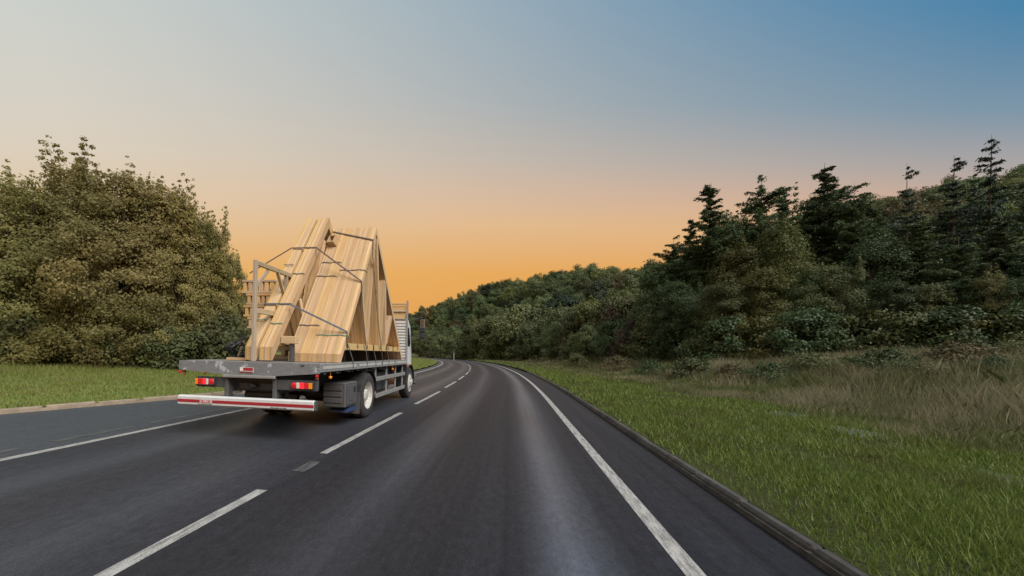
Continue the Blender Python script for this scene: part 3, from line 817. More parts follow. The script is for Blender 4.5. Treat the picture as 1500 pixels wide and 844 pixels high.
ORD = ['', 'first', 'second', 'third', 'fourth', 'fifth', 'sixth', 'seventh', 'eighth', 'ninth', 'tenth', 'eleventh', 'twelfth', 'thirteenth', 'fourteenth',
       'fifteenth', 'sixteenth', 'seventeenth', 'eighteenth', 'nineteenth', 'twentieth', 'twenty-first', 'twenty-second', 'twenty-third', 'twenty-fourth',
       'twenty-fifth', 'twenty-sixth', 'twenty-seventh', 'twenty-eighth', 'twenty-ninth']
# wide bundle on the right
Y0 = .985
def rel(y, z, y0): return (y - y0, z - ZB)
AP = rel(2.90, 4.30, Y0)
W_R = [(rel(2.43, 1.60, Y0), rel(1.99, 2.76, Y0), .085), (rel(2.46, 1.60, Y0), rel(2.83, 4.06, Y0), .085), (rel(3.40, 1.60, Y0), rel(2.98, 4.05, Y0), .085),
       (rel(3.43, 1.60, Y0), rel(3.70, 3.22, Y0), .085), (rel(3.90, 1.60, Y0), rel(3.74, 3.18, Y0), .085), (rel(3.93, 1.60, Y0), rel(4.42, 2.40, Y0), .085)]
PL_R = [(y - Y0, 1.545 - ZB, .07, .085) for y in (1.28, 1.84, 2.43, 2.87, 3.40, 3.90, 4.15, 5.05)]
XR, NR = 1.19, 29
proto = make_truss(Y0, .155, AP, 5.62 - Y0, .16, 1.475 - ZB, 1.60 - ZB, W_R, PL_R, '')
plate_objs = [c for c in proto.children if c.name.startswith('nail_plate')]
for i in range(NR):
    t = proto if i == 0 else link('roof_truss', None)
    if i:
        for ch in list(proto.children):
            if ch.name.startswith('nail_plate'): continue
            c = ch.copy(); COL.objects.link(c); c.parent = t
    x = XR - .018 - i * .0357
    on_truck(t, (x, Y0 + (random.uniform(-.005, .005) if i else 0), ZB + .004 + (random.uniform(0, .005) if i else 0)))
    if i == 0: lab = 'outermost right roof truss of the wide bundle, its webs and nail plates showing'
    elif i == NR - 1: lab = 'leftmost roof truss of the wide bundle, beside the two narrow bundles'
    else: lab = ORD[i + 1] + ' roof truss from the right in the wide bundle of pale trusses'
    tag(t, lab, 'roof truss', 'roof trusses in the wide right bundle')
# the two narrow bundles at the tail
YA = .50
W_A = [(rel(1.75, 1.70, YA), rel(1.45, 2.45, YA), .09), (rel(1.80, 1.70, YA), rel(2.50, 3.90, YA), .09), (rel(3.3, 1.70, YA), rel(2.85, 3.9, YA), .09), (rel(3.35, 1.70, YA), rel(3.9, 2.5, YA), .09)]
PL_A = [(1.27, .40, .08, .09)]
APA = (2.68 - YA, 4.49 - ZB)
protoA = make_truss(YA, .255, APA, 5.45 - YA, .235, 1.55 - ZB, 1.70 - ZB, W_A, None, '')
kA = 0
for x0, n, which in ((.135, 7, 'right'), (-.190, 6, 'left')):
    for i in range(n):
        t = protoA if kA == 0 else copy_tree(protoA)
        kA += 1
        on_truck(t, (x0 - .018 - i * .0362, YA + (0 if which == 'right' else .02) + random.uniform(-.008, .008), ZB + .004))
        pos = 'outermost right' if i == 0 else 'outermost left' if i == n - 1 else ORD[i + 1] + ' from the right'
        tag(t, f'tall roof truss, {pos} in the {which}hand one of the two narrow bundles', 'roof truss', 'roof trusses in the narrow left bundles')

# timber support frame at the tail, between the narrow bundles
fr = link('support_frame', None); on_truck(fr, (-.163, .40, ZB + .005)); tag(fr, 'weathered timber post and rail frame standing at the tail between the narrow bundles', 'support frame')
def FB(name, p, q, w, h, mat='pine_grey'): return MB().bar(p, q, w, h, (1, 0, 0) if abs(q[2] - p[2]) > abs(q[1] - p[1]) else (0, 0, 1)).build(name, M[mat], fr)
MB().bbox(-.029, .029, -.034, .034, 0, 1.75, .006).build('post', M['pine_grey'], fr)
MB().bbox(-.030, .030, .0345, 1.55, 1.665, 1.745, .006).build('top_rail', M['pine_grey'], fr)
MB().bbox(-.028, .028, .0345, .95, .835, .925, .006).build('lower_rail', M['pine_grey'], fr)
FB('brace', (0, .0345, 1.30), (0, .40, 1.66), .035, .05); FB('brace', (0, .70, 1.66), (0, .95, 1.25), .035, .06); FB('upright', (0, 1.0, 1.664), (0, 1.0, .95), .035, .06)
MB().bbox(-.028, .028, 1.47, 1.545, 0, 1.664, .006).build('post', M['pine_grey'], fr)

# light timber frames piled behind the post, on two bearers
for i, y in enumerate((2.35, 4.2)):
    b = link('bearer_stack', None); on_truck(b, (-.86, y, ZB + .003)); tag(b, f'stack of timber bearers holding up the {"rear" if i == 0 else "front"} end of the ladder frames', 'bearers', 'bearers under the ladder frames')
    for k in range(6):
        if k % 2 == 0: MB().bbox(-.30, .30, -.05, .05, k * .105, k * .105 + .104, .005).build('bearer', M['pine_grey'], b)
        else:
            for xx in (-.2, .2): MB().bbox(xx - .05, xx + .05, -.14, .14, k * .105, k * .105 + .104, .005).build('bearer', M['pine_grey'], b)
zf_ = ZB + .003 + .63
names = ['lowest', 'second lowest', 'second highest', 'topmost']
for k, (x0, x1, hh, tilt) in enumerate(((-1.06, -.46, .235, .0), (-1.15, -.47, .235, .0), (-1.10, -.46, .235, -.02), (-1.20, -.47, .275, -.03))):
    f = link('ladder_frame', None); on_truck(f, (0, 1.50, zf_)); tag(f, f'{names[k]} of the light timber ladder frames piled behind the weathered post', 'timber frame', 'ladder frames on the left of the deck')
    b = .045
    nb = 6
    for z0 in (0, hh - b):
        for y in (0, .9, 1.8, 2.7): MB().bbox(x0, x1, y, y + .10, z0, z0 + b - .001, .004).build('board', M['pine'], f)
    for j in range(nb):
        xx = x0 + .06 + (x1 - x0 - .12) * j / (nb - 1)
        for y in (.01, .95, 1.85, 2.72): MB().bbox(xx - .033, xx + .033, y, y + .075, b, hh - b - .001, .004).build('block', M['pine'], f)
    zf_ += hh + .004
# bearers across the deck under the wide bundle's ties, coloured dark for the shade in the gap
for y, lab in ((1.9, 'rear'), (3.4, 'middle'), (4.8, 'front')):
    o = MB().bbox(-.05, .70, -.045, .045, 0, .228, .006).build('deck_bearer', M['dark_steel']); on_truck(o, (.20, y, ZB + .002)); tag(o, f'{lab} bearer painted shade-dark under the tie beams of the wide bundle', 'bearer', 'bearers under the wide bundle')
o = MB().bbox(-.30, .10, -.045, .045, 0, .05, .006).build('timber_offcut', M['pine']); on_truck(o, (-.62, .75, ZB + .002)); tag(o, 'short yellow timber offcut lying on the deck left of the narrow bundles', 'timber')
o = MB().bbox(-.19, .10, -.06, .06, 0, .13, .006).build('packing_block', M['pine']); on_truck(o, (.34, .78, ZB + .33)); tag(o, 'short packing timber wedged low between the narrow and wide bundles', 'timber')
o = MB().bbox(-.03, .03, -.05, .05, 0, .325, .006).build('packing_post', M['dark_steel']); on_truck(o, (.33, .80, ZB + .002)); tag(o, 'dark upright under the packing timber between the bundles', 'support')
bk = link('box_noggin', None); on_truck(bk, (.25, 2.48, 3.86)); bk.rotation_euler = (R(-30), TROLL, TYAW - R(18)); tag(bk, 'open square timber box end high between the narrow and wide bundles', 'timber')
for (xa, xb, za, zb) in ((-.10, .10, 0, .03), (-.10, .10, .19, .22), (-.10, -.07, .0305, .1895), (.07, .10, .0305, .1895)): MB().bbox(xa, xb, -.02, .34, za, zb, .003).build('board', M['pine'], bk)
MB().bbox(-.0695, .0695, .30, .33, .0305, .1895, .003).build('end_board', M['pine_grey'], bk)
# black folded straps and ratchets in a heap on the deck's left side
hp = link('strap_heap', None); on_truck(hp, (-1.0, .95, ZB + .002)); tag(hp, 'black heap of coiled chain and straps on the deck left of the narrow bundles', 'straps')
for k in range(9):
    a = k * .7; cx, cy, cz = .10 * math.cos(a) * (1 - k * .05) + .02 * k, .16 * math.sin(a), .05 + .032 * k
    pts = [(cx + .07 * math.cos(q) , cy + .09 * math.sin(q), cz + .035 * math.sin(2 * q + k)) for q in np.linspace(0, 2 * math.pi, 13)]
    MB().tube(pts, .02, 6, False).build('coil', M['black'], hp)
MB().bar((.08, 0, .30), (.26, .05, .46), .03, .05).build('lever', M['black'], hp)
MB().bar((.10, .05, .02), (.22, .08, .42), .04, .03).build('handle', M['pine_grey'], hp)

# straps
def strap(name, pts, w, mat, label, cat='strap', group='load straps'):
    """flat webbing through truck-local points, its breadth lying along the load's slope"""
    pts = [Vector(p) for p in pts]
    vs, fs = [], []
    for i, p in enumerate(pts):
        d = (pts[min(i + 1, len(pts) - 1)] - pts[max(i - 1, 0)]).normalized()
        b = Vector((0, .56, .83)); b = (b - d * b.dot(d)).normalized() * w / 2 if abs(d.z) < .8 else Vector((0, 1, 0)) * w / 2
        n = d.cross(b).normalized() * .0025
        for q in (b + n, b - n, -b - n, -b + n): vs.append(p + q)
    for i in range(len(pts) - 1):
        for k in range(4): fs.append((4 * i + k, 4 * i + (k + 1) % 4, 4 * i + 4 + (k + 1) % 4, 4 * i + 4 + k))
    m_ = len(pts) - 1
    fs += [(0, 1, 2, 3), (4 * m_, 4 * m_ + 3, 4 * m_ + 2, 4 * m_ + 1)]
    o = MB().add(vs, fs).build(name, M[mat]); on_truck(o); tag(o, label, cat, group); return o
slA = (APA[1] - .255) / APA[0]; slR = (AP[1] - .155) / AP[0]
def onA(x, z, off=.012): y = YA + (z - ZB - .255) / slA; return (x, y - off * .8, z + off * .6)
def onR(x, z, off=.022): y = Y0 + (z - ZB - .155) / slR; return (x, y - off * .8, z + off * .6)
strap('ratchet_strap', [(-.425, 1.5, 2.05), onA(-.425, 2.31), onA(.13, 2.31), (.17, .95, 2.30), onR(1.195, 1.80), (1.215, 1.20, 1.62), (1.258, 1.42, 1.27), (1.258, 1.44, 1.14)], .038, 'strapgrey', 'grey ratchet strap low across all the bundles, hooked to the deck rail')
strap('ratchet_strap', [(-1.10, 1.6, 3.01), onA(-.425, 3.63), onA(.14, 3.63), (.19, 2.0, 3.60), onR(1.195, 2.88), (1.212, 2.00, 2.4), (1.235, 2.25, 1.45), (1.258, 2.25, 1.27), (1.258, 2.25, 1.14)], .036, 'rope', 'faded brown strap across the middle of the load from the left frames')
strap('ratchet_strap', [onR(.16, 4.20, .012), onR(1.195, 3.93), (1.21, 2.60, 3.6), (1.225, 2.95, 2.4), (1.258, 3.40, 1.27), (1.258, 3.40, 1.14)], .036, 'rope', 'faded strap near the top of the wide bundle')
for y, lab in ((2.85, 'rearmost'), (3.95, 'middle'), (4.55, 'front')):
    strap('tie_down_strap', [(1.203, y - .02, 1.66), (1.215, y, 1.45), (1.256, y + .02, 1.27), (1.256, y + .02, 1.14)], .035, 'rope', f'{lab} short tie-down strap from the wide bundle to the side rail', 'strap', 'short tie-down straps')
for (f_, x0, x1, z, mat, lab) in ((onR, .17, .62, 3.36, 'bandgrey', 'thin dark band high on the left half of the wide bundle'), (onR, .64, 1.19, 3.16, 'bandgrey', 'thin dark band high on the right half of the wide bundle'),
        (onR, .17, .62, 3.02, 'bandgrey', 'dark doubled band across the left of the wide bundle at mid height'), (onR, .17, .60, 1.93, 'bandgrey', 'thin grey band low on the left half of the wide bundle'),
        (onR, .60, 1.19, 1.74, 'bandgreen', 'thin green band low on the right half of the wide bundle'), (onA, -.12, .135, 1.92, 'bandgreen', 'thin green band low on the righthand narrow bundle'),
        (onA, -.41, -.19, 1.99, 'bandgreen', 'thin green band low on the lefthand narrow bundle'), (onA, -.12, .135, 2.98, 'bandgrey', 'thin dark band at mid height on the righthand narrow bundle'),
        (onA, -.41, -.19, 3.20, 'bandgrey', 'thin dark band high on the lefthand narrow bundle')):
    pts = [f_(x0 + (x1 - x0) * k / 5, z + .008 * math.sin(k * 2.1), .016) for k in range(6)]
    if x1 > 1.1: pts += [(x1 + .006, pts[-1][1] + .06, z), (x1 + .006, pts[-1][1] + .16, z - .02)]
    strap('binding_band', pts, .018, mat, lab, 'band', 'thin bands binding the trusses')

# ------------------------------------------------------------------ trees
def leaf_quads(c, size, rng, flat=.35, asp=.55, nrm=None):
    n = len(c)
    if nrm is None:
        a = rng.normal(size=(n, 3)); a[:, 2] *= flat
    else:                                           # leaves lie roughly on the face of their clump
        q = nrm + rng.normal(size=(n, 3)) * .55; q /= np.linalg.norm(q, axis=1, keepdims=True)
        a = np.cross(q, rng.normal(size=(n, 3)))
    a /= np.linalg.norm(a, axis=1, keepdims=True)
    b = np.cross(a, rng.normal(size=(n, 3))) if nrm is None else np.cross(q, a)
    b /= np.linalg.norm(b, axis=1, keepdims=True)
    l = (size * rng.uniform(.6, 1.4, n))[:, None]
    v = np.stack([c - a * l * .5, c + b * l * asp * .5 - a * l * .06, c + a * l * .5, c - b * l * asp * .5 - a * l * .06], 1).reshape(-1, 3)
    return v, np.arange(4 * n).reshape(n, 4)
def profile(kind, t):
    if kind == 'dome': return np.sin(np.pi * np.clip(t * .80 + .17, 0, 1)) ** .65
    if kind == 'bush': return np.sqrt(np.clip(1 - (t * .98) ** 2.2, 0, 1))
    if kind == 'tall': return np.clip(1.05 - t, 0, 1) ** .55 * (.55 + .45 * np.clip(t * 4, 0, 1))
    if kind == 'egg': return np.sin(np.pi * np.clip(t * .72 + .24, 0, 1)) ** .8 * (1 - .25 * t)
    return np.clip(1.02 - t, 0, 1)
def tree_meshes(name, seed, H, rx, base, kind, nclump, nleaf, leaf, mat, sig=.13, shoots=0, rim=.5):
    """trunk and crown meshes, origin at the foot"""
    rng = np.random.default_rng(seed)
    t = rng.uniform(0, 1, nclump * 3) ** .9
    r = profile(kind, t); keep = rng.uniform(0, 1, len(t)) < np.maximum(r, .12); t = t[keep][:nclump]; n = len(t)
    th = rng.uniform(0, 2 * np.pi, n)
    ph = rng.uniform(0, 6.28, 6)
    wob = 1 + .22 * np.sin(2 * th + ph[0] + 3 * t) + .16 * np.sin(3 * th + ph[1] - 5 * t) + .12 * np.sin(5 * th + ph[2] + 9 * t)
    rr = profile(kind, t) * rx * wob * (rim + (1 - rim) * np.sqrt(rng.uniform(0, 1, n)))
    z = H * (base + (1 - base) * t)
    lean = rng.normal(size=2) * .04 * H
    c = np.stack([rr * np.cos(th) + lean[0] * t, rr * np.sin(th) + lean[1] * t, z], 1)
    if shoots:                                     # thin leaders standing out of the top
        ex = []
        for _ in range(shoots):
            a = rng.uniform(0, 6.28); q = rng.uniform(0, .62) * rx; h0 = H * rng.uniform(.80, .9); L = H * rng.uniform(.10, .24)
            for k in range(7):
                s = k / 6; ex.append((q * math.cos(a) + .05 * L * rng.normal() * (1 - s), q * math.sin(a) + .05 * L * rng.normal(), h0 + L * s))
        c = np.concatenate([c, np.array(ex)]); n = len(c)
    cs = rng.uniform(.55, 1.35, n) * sig * rx
    if shoots: cs[-7 * shoots:] *= np.tile(np.linspace(.6, .18, 7), shoots)
    per = np.maximum(4, (nleaf / n * cs ** 1.5 / np.mean(cs ** 1.5)).astype(int))
    idx = np.repeat(np.arange(n), per)
    off = rng.normal(size=(len(idx), 3)) * np.array([1, 1, .62])
    off *= (np.minimum(1.9, np.linalg.norm(off, axis=1)) / np.linalg.norm(off, axis=1))[:, None]
    p = c[idx] + off * cs[idx][:, None]
    p[:, 2] -= .12 * np.hypot(off[:, 0], off[:, 1]) * cs[idx]
    p[:, 2] = np.maximum(p[:, 2], .05 + rng.uniform(0, .2, len(p)))
    rad = c[idx] - np.array([0, 0, H * (base + (1 - base) * .42)]); rad /= np.linalg.norm(rad, axis=1, keepdims=True) + 1e-6
    cl = off / (np.linalg.norm(off, axis=1, keepdims=True) + 1e-6)
    nn = rad * .55 + cl * .7 + np.array([0, 0, .25])
    v, f = leaf_quads(p, leaf, rng, nrm=nn)
    crown = np_mesh(name + '_crown', v, f, mat)
    tk = MB(); r0 = .018 * H + .03
    pts = [(lean[0] * (k / 7) + .012 * H * rng.normal() * (k > 0), lean[1] * (k / 7) + .012 * H * rng.normal() * (k > 0), H * .86 * k / 7 - (.25 if k == 0 else 0)) for k in range(8)]
    tk.tube(pts, [r0 * (1.25 if k == 0 else 1) * (1 - .85 * k / 7) for k in range(8)], 8)
    pick = rng.choice(n, min(n, 22), replace=False)
    for i in pick:
        e = c[i]; k = int(np.clip(e[2] * rng.uniform(.45, .75) / (H * .86) * 7, 0, 6)); a = np.array(pts[k]); a = np.maximum(a, [-99, -99, 0])
        mid = (a + e) / 2 + np.array([0, 0, .06 * H * rng.uniform(-.3, 1)])
        tk.tube([a, mid, e], [r0 * .38, r0 * .22, r0 * .06], 5, False)
    trunk = tk.mesh(name + '_trunk', M['bark'])
    return trunk, crown
def conifer_meshes(name, seed, H, rx, leafsz, nper, mat, thin=.0, base=.04, gap=.030):
    """feathery conifer: whorls of drooping boughs set with needle sprays, uneven towards the top"""
    rng = np.random.default_rng(seed); tk = MB()
    tk.tube([(0, 0, -.3), (0, 0, H * .5), (.008 * H, 0, H)], [.014 * H, .008 * H, .008], 7)
    P_, N_ = [], []
    z = H * base
    while z < H * .985:
        t = z / H; L = rx * (1 - t) ** .60 * rng.uniform(.55, 1.25) + .12
        for k in range(rng.integers(4, 8)):
            if rng.uniform() < thin * (.4 + t): continue
            a = rng.uniform(0, 6.28); l = L * rng.uniform(.5, 1.25)
            droop = (-.22 + .55 * t) * l
            root = np.array([0.004 * H * t, 0, z]); tip = root + np.array([l * math.cos(a), l * math.sin(a), droop + .05 * l * rng.normal()])
            tk.tube([root, (root + tip) / 2 + np.array([0, 0, .05 * l]), tip], [.010 + .006 * l, .007 + .003 * l, .004], 4, False)
            m = max(8, int(nper * l)); s_ = rng.uniform(.08, 1.05, m)
            q = root + (tip - root) * s_[:, None]; q[:, 2] += .10 * l * s_ * (1 - s_)
            w = .17 * l * (1.12 - s_) * (.4 + s_) + .05
            o = rng.normal(size=(m, 3)) * w[:, None] * np.array([1, 1, .30])
            q = q + o; q[:, 2] -= .35 * np.hypot(o[:, 0], o[:, 1])
            P_.append(q); N_.append(np.tile(np.array([.4 * math.cos(a), .4 * math.sin(a), .8]), (m, 1)))
        z += H * gap * rng.uniform(.7, 1.35)
    p = np.concatenate(P_); v, f = leaf_quads(p, leafsz, rng, .25, .34, nrm=np.concatenate(N_))
    return tk.mesh(name + '_trunk', M['bark']), np_mesh(name + '_crown', v, f, mat)
def plant(name, meshes, x, y, label, cat, group, scale=(1, 1, 1), rz=None, sink=.05, mat=None):
    t = link(name, None, None, (x, y, terrain1(x, y) - sink), (0, 0, random.uniform(0, 6.28) if rz is None else rz))
    t.scale = scale; t.empty_display_size = .5
    link('trunk', meshes[0], t)
    c = link('crown', meshes[1], t)
    if mat is not None:
        c.material_slots[0].link = 'OBJECT'; c.material_slots[0].material = mat
    tag(t, label, cat, group)
    return t

# ---- left roadside row
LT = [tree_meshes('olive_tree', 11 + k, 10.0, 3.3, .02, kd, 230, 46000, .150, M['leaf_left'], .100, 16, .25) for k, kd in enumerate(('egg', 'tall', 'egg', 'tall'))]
# photo column of the trunk, top row, forward distance, width factor
row = [(-150, 255, 21, 1.0), (-40, 270, 22.5, 1.0), (30, 238, 23.5, 1.0), (105, 212, 25, 1.0), (165, 222, 24.5, .95), (222, 232, 26, .95), (268, 262, 26.5, .8), (305, 300, 27.5, .72), (338, 352, 29, .62), (362, 415, 34, .6)]
lname = ['tree at the far left, cut by the picture edge behind its neighbour', 'leafy olive tree cut by the left edge of the picture', 'broad olive tree nearest the left edge of the picture', 'tallest olive tree of the left roadside row',
         'olive tree just right of the tallest in the left row', 'middle olive tree of the left row with thin leaders', 'olive tree third from the lorry in the left row', 'narrow olive tree second from the lorry in the left row',
         'small olive tree showing just left of the load', 'low olive tree half hidden behind the load on the left']
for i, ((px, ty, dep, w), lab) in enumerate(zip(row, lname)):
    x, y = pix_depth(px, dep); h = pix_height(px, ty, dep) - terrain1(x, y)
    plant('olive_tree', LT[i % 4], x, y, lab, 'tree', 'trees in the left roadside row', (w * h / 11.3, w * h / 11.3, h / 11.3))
brow = [(-90, 300, 29), (10, 310, 30), (80, 290, 31), (150, 300, 31), (215, 320, 33), (275, 345, 35), (320, 400, 38)]
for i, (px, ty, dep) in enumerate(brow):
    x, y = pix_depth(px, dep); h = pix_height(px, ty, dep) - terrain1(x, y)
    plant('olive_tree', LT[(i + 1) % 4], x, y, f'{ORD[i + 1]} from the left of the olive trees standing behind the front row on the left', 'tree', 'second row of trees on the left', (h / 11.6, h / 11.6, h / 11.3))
# scrub at their feet
SB = [tree_meshes('shrub', 31 + k, 2.4, 1.7, .02, 'bush', 60, 6500, .17, M['leaf_left'], .16, 2, .3) for k in range(2)]
for i, px in enumerate((-60, 15, 70, 130, 190, 245, 290, 325, 350)):
    x, y = pix_depth(px, 22.3 + .6 * i + random.uniform(-.4, .4)); s = random.uniform(.9, 1.35)
    plant('shrub', SB[i % 2], x, y, f'{ORD[i + 1]} dark shrub from the left along the foot of the left trees', 'shrub', 'shrubs at the foot of the left trees', (s, s, s * random.uniform(.8, 1.2)), mat=M['leaf_mid'])

# ---- right roadside trees
RT = [tree_meshes('roadside_tree', 51 + k, 10.0, 3.2, .02, kd, 170, 62000, .135, M['leaf_right'], .118, sh, .45) for k, (kd, sh) in enumerate((('tall', 12), ('tall', 9), ('egg', 8), ('tall', 7)))]
RC = [conifer_meshes('roadside_conifer', 301 + k, 12.0, rx, .19, 190, M['leaf_right'], th, .02, .023) for k, (rx, th) in enumerate(((2.9, .2), (3.2, .3), (2.7, .1)))]
rrow = [(952, 372, 47, .85, 'right', 'slim dark tree where the tall right-hand trees begin'),
        (985, 345, 42, .8, 'right', 'dark tree left of the pointed one at the head of the right row'),
        (1035, 268, 36, .9, 'right', 'pointed dark tree with ragged tip at the head of the right row'),
        (1075, 330, 33, .9, 'yellow', 'yellowish lower tree in front of the ragged right-hand trees'),
        (1112, 258, 36, .85, 'right', 'dark tree with a loose open top right of the pointed tree'),
        (1150, 300, 31, .9, 'yellow', 'olive green tree in the middle of the right row'),
        (1200, 238, 34, .85, 'right', 'tallest dark tree of the right row with ragged leaders'),
        (1248, 268, 32, .8, 'right', 'dark tree just right of the tallest in the right row'),
        (1290, 330, 27, 1.0, 'right', 'broad dark tree with an even top in the right row'),
        (1345, 318, 26, 1.0, 'right', 'dark green tree third from the right picture edge'),
        (1400, 345, 24, 1.0, 'right', 'dense dark tree second from the right picture edge'),
        (1440, 378, 20.5, .75, 'yellow', 'low yellow-green tree near the right picture edge'),
        (1465, 318, 25, 1.0, 'right', 'dark tree behind the yellow-green one at the right edge'),
        (1530, 330, 22, 1.0, 'right', 'dark tree cut by the right edge of the picture'),
        (1640, 300, 22, 1.0, 'right', 'dark tree beyond the right edge of the picture'),
        (1008, 318, 40, .75, 'right', 'slender dark tree just left of the pointed one'), (1068, 292, 37, .8, 'right', 'dark tree between the pointed one and the open-topped one'),
        (1142, 282, 37, .8, 'right', 'dark tree right of the open-topped one'), (1172, 262, 38, .7, 'right', 'narrow dark tree just left of the tallest'),
        (1222, 258, 37, .7, 'right', 'narrow dark tree touching the tallest on its right'), (1275, 300, 35, .9, 'right', 'dark tree behind the broad even-topped one')]
for i, (px, ty, dep, w, mt, lab) in enumerate(rrow):
    x, y = pix_depth(px, dep); h = pix_height(px, ty, dep) - terrain1(x, y)
    if mt == 'right' and i not in (0, 8, 16, 18):
        plant('roadside_conifer', RC[i % 3], x, y, lab.replace('tree', 'conifer', 1), 'conifer', 'trees along the right roadside', (w * h / 11, w * h / 11, h / 12), mat=M['leaf_right'])
    else: plant('roadside_tree', RT[i % 4], x, y, lab, 'tree', 'trees along the right roadside', (w * h / 11, w * h / 11, h / 11.4), mat=M['leaf_' + mt])
for i, (px, ty, dep, mt) in enumerate(((1000, 400, 33, 'right'), (1060, 395, 29, 'mid'), (1125, 375, 28, 'yellow'), (1180, 385, 27, 'right'), (1235, 370, 26, 'mid'), (1310, 390, 22.5, 'right'), (1370, 400, 21.5, 'mid'), (1415, 395, 21, 'right'), (1500, 390, 19.5, 'right'))):
    x, y = pix_depth(px, dep); h = pix_height(px, ty, dep) - terrain1(x, y)
    plant('roadside_tree', RT[(i + 2) % 4], x, y, f'{ORD[i + 1]} from the left of the lower leafy trees before the right-hand conifers', 'tree', 'lower trees before the right conifers', (h / 9.5, h / 9.5, h / 11.4), mat=M['leaf_' + mt])
RS = [tree_meshes('bank_shrub', 71 + k, 3.0, 1.9, .01, 'bush', 70, 8000, .17, M['leaf_mid'], .15, 3, .3) for k in range(3)]
for i, (px, dep, h) in enumerate(((965, 40, 5.0), (1005, 33, 4.0), (1055, 28, 3.4), (1110, 26.5, 3.2), (1170, 25, 3.4), (1225, 23.5, 3.0), (1275, 22.5, 3.2), (1330, 21.5, 2.9), (1385, 20.5, 3.0), (1450, 19.5, 2.6), (1520, 19, 3.0))):
    x, y = pix_depth(px, dep); s = h / 3
    plant('bank_shrub', RS[i % 3], x, y, f'{ORD[i + 1]} shrub from the left at the foot of the tall right-hand trees', 'shrub', 'shrubs under the right trees', (s, s, s), mat=M['leaf_right'] if i % 3 else M['leaf_yellow'])
LS = [tree_meshes('low_scrub', 401 + k, 1.0, .8, .0, 'bush', 40, 3600, .075, M['leaf_mid'], .17, 4, .2) for k in range(3)]
for i, (px, dep, h) in enumerate(((845, 44, 1.5), (905, 33, 1.3), (950, 27, 1.1), (1010, 22, 1.2), (1075, 19.5, .9), (1130, 17, 1.0), (1185, 17.5, 1.2), (1240, 15, .8), (1300, 15.5, 1.2), (1350, 13.5, .8), (1405, 14.5, 1.2), (1460, 12.6, .8), (1495, 13.8, 1.1))):
    x, y = pix_depth(px, dep); k = h * random.uniform(1.0, 1.5)
    plant('low_scrub', LS[i % 3], x, y, f'{ORD[i + 1]} low scrubby bush from the left among the dry grass on the right', 'scrub', 'low scrub in the dry grass', (k, k, h), mat=[M['leaf_mid'], M['leaf_hill_brown'], M['leaf_right']][i % 3])
# conifers standing clear of the slope on the right
CF = [conifer_meshes('conifer', 91 + k, 12.0, 2.0, .18, 170, M['leaf_pine'], .42, .05, .03) for k in range(2)]
for px, ty, dep, w, lab in ((1325, 238, 52, .62, 'small thin conifer standing above the dark trees, left of the other two'), (1393, 226, 50, .8, 'middle conifer of the three above the dark trees'),
                            (1446, 196, 50, .8, 'tallest thin conifer near the right picture edge, bare tipped'), (1420, 250, 54, .6, 'low conifer between the two tallest conifers')):
    x, y = pix_depth(px, dep); h = pix_height(px, ty, dep) - terrain1(x, y)
    plant('conifer', CF[int(px) % 2], x, y, lab, 'conifer', 'conifers on the right slope', (w * h / 12, w * h / 12, h / 12))

# ---- bushes and small trees outside the bend
BT = [tree_meshes('bend_tree', 111 + k, 7.0, 3.4, .01, 'bush' if k % 2 else 'dome', 120, 11000, .30, M['leaf_mid'], .13, 3, .35) for k in range(4)]
mid = [(628, 492, 150, 1.0, 'mid', 'far low hedge bush left of the signpost'), (650, 488, 140, 1.0, 'mid', 'far bush at the turn of the road'), (668, 484, 125, 1.0, 'mid', 'far bush right of the signpost'),
       (690, 474, 112, 1.0, 'mid', 'rounded bush at the far end of the bend'), (712, 468, 104, 1.0, 'mid', 'dark bush second along the far bend'), (738, 452, 98, 1.0, 'mid', 'olive tree above the far end of the bend'),
       (764, 444, 92, 1.0, 'mid', 'tall olive bush behind the reddish grass'), (792, 446, 88, 1.0, 'mid', 'broad olive bush beside the tall one on the bend'), (778, 468, 78, .8, 'hill', 'dark bush low in front of the olive bushes'),
       (822, 446, 76, .9, 'hill', 'dark grey-green bush in the middle of the bend'), (815, 470, 68, .7, 'hill', 'small dark bush by the dry grass'), (848, 444, 64, .9, 'mid', 'green bush standing forward on the bend'),
       (872, 432, 62, .8, 'yellow', 'yellow-green bush right of the bend bushes'), (893, 430, 58, .8, 'mid', 'upright green bush beside the reddish one'), (858, 475, 55, .75, 'hill', 'low bush at the edge of the dry grass'),
       (915, 432, 54, .8, 'red', 'reddish bush left of the tall right-hand trees'), (905, 462, 48, .7, 'right', 'dark low bush in front of the reddish bush'), (938, 420, 52, .85, 'mid', 'olive bush touching the tall right-hand trees'),
       (930, 465, 43, .8, 'red', 'low reddish bush at the foot of the tall right-hand trees'), (962, 430, 41, .8, 'right', 'dark bush under the first tall right-hand tree')]
for i, (px, ty, dep, w, mt, lab) in enumerate(mid):
    x, y = pix_depth(px, dep); h = pix_height(px, ty, dep) - terrain1(x, y)
    s = w * h / 7.4
    plant('bend_tree', BT[i % 4], x, y, lab, 'bush', 'bushes outside the bend', (max(s, .6) * 1.05, max(s, .6) * 1.05, h / 7.4), mat=M['leaf_' + mt])

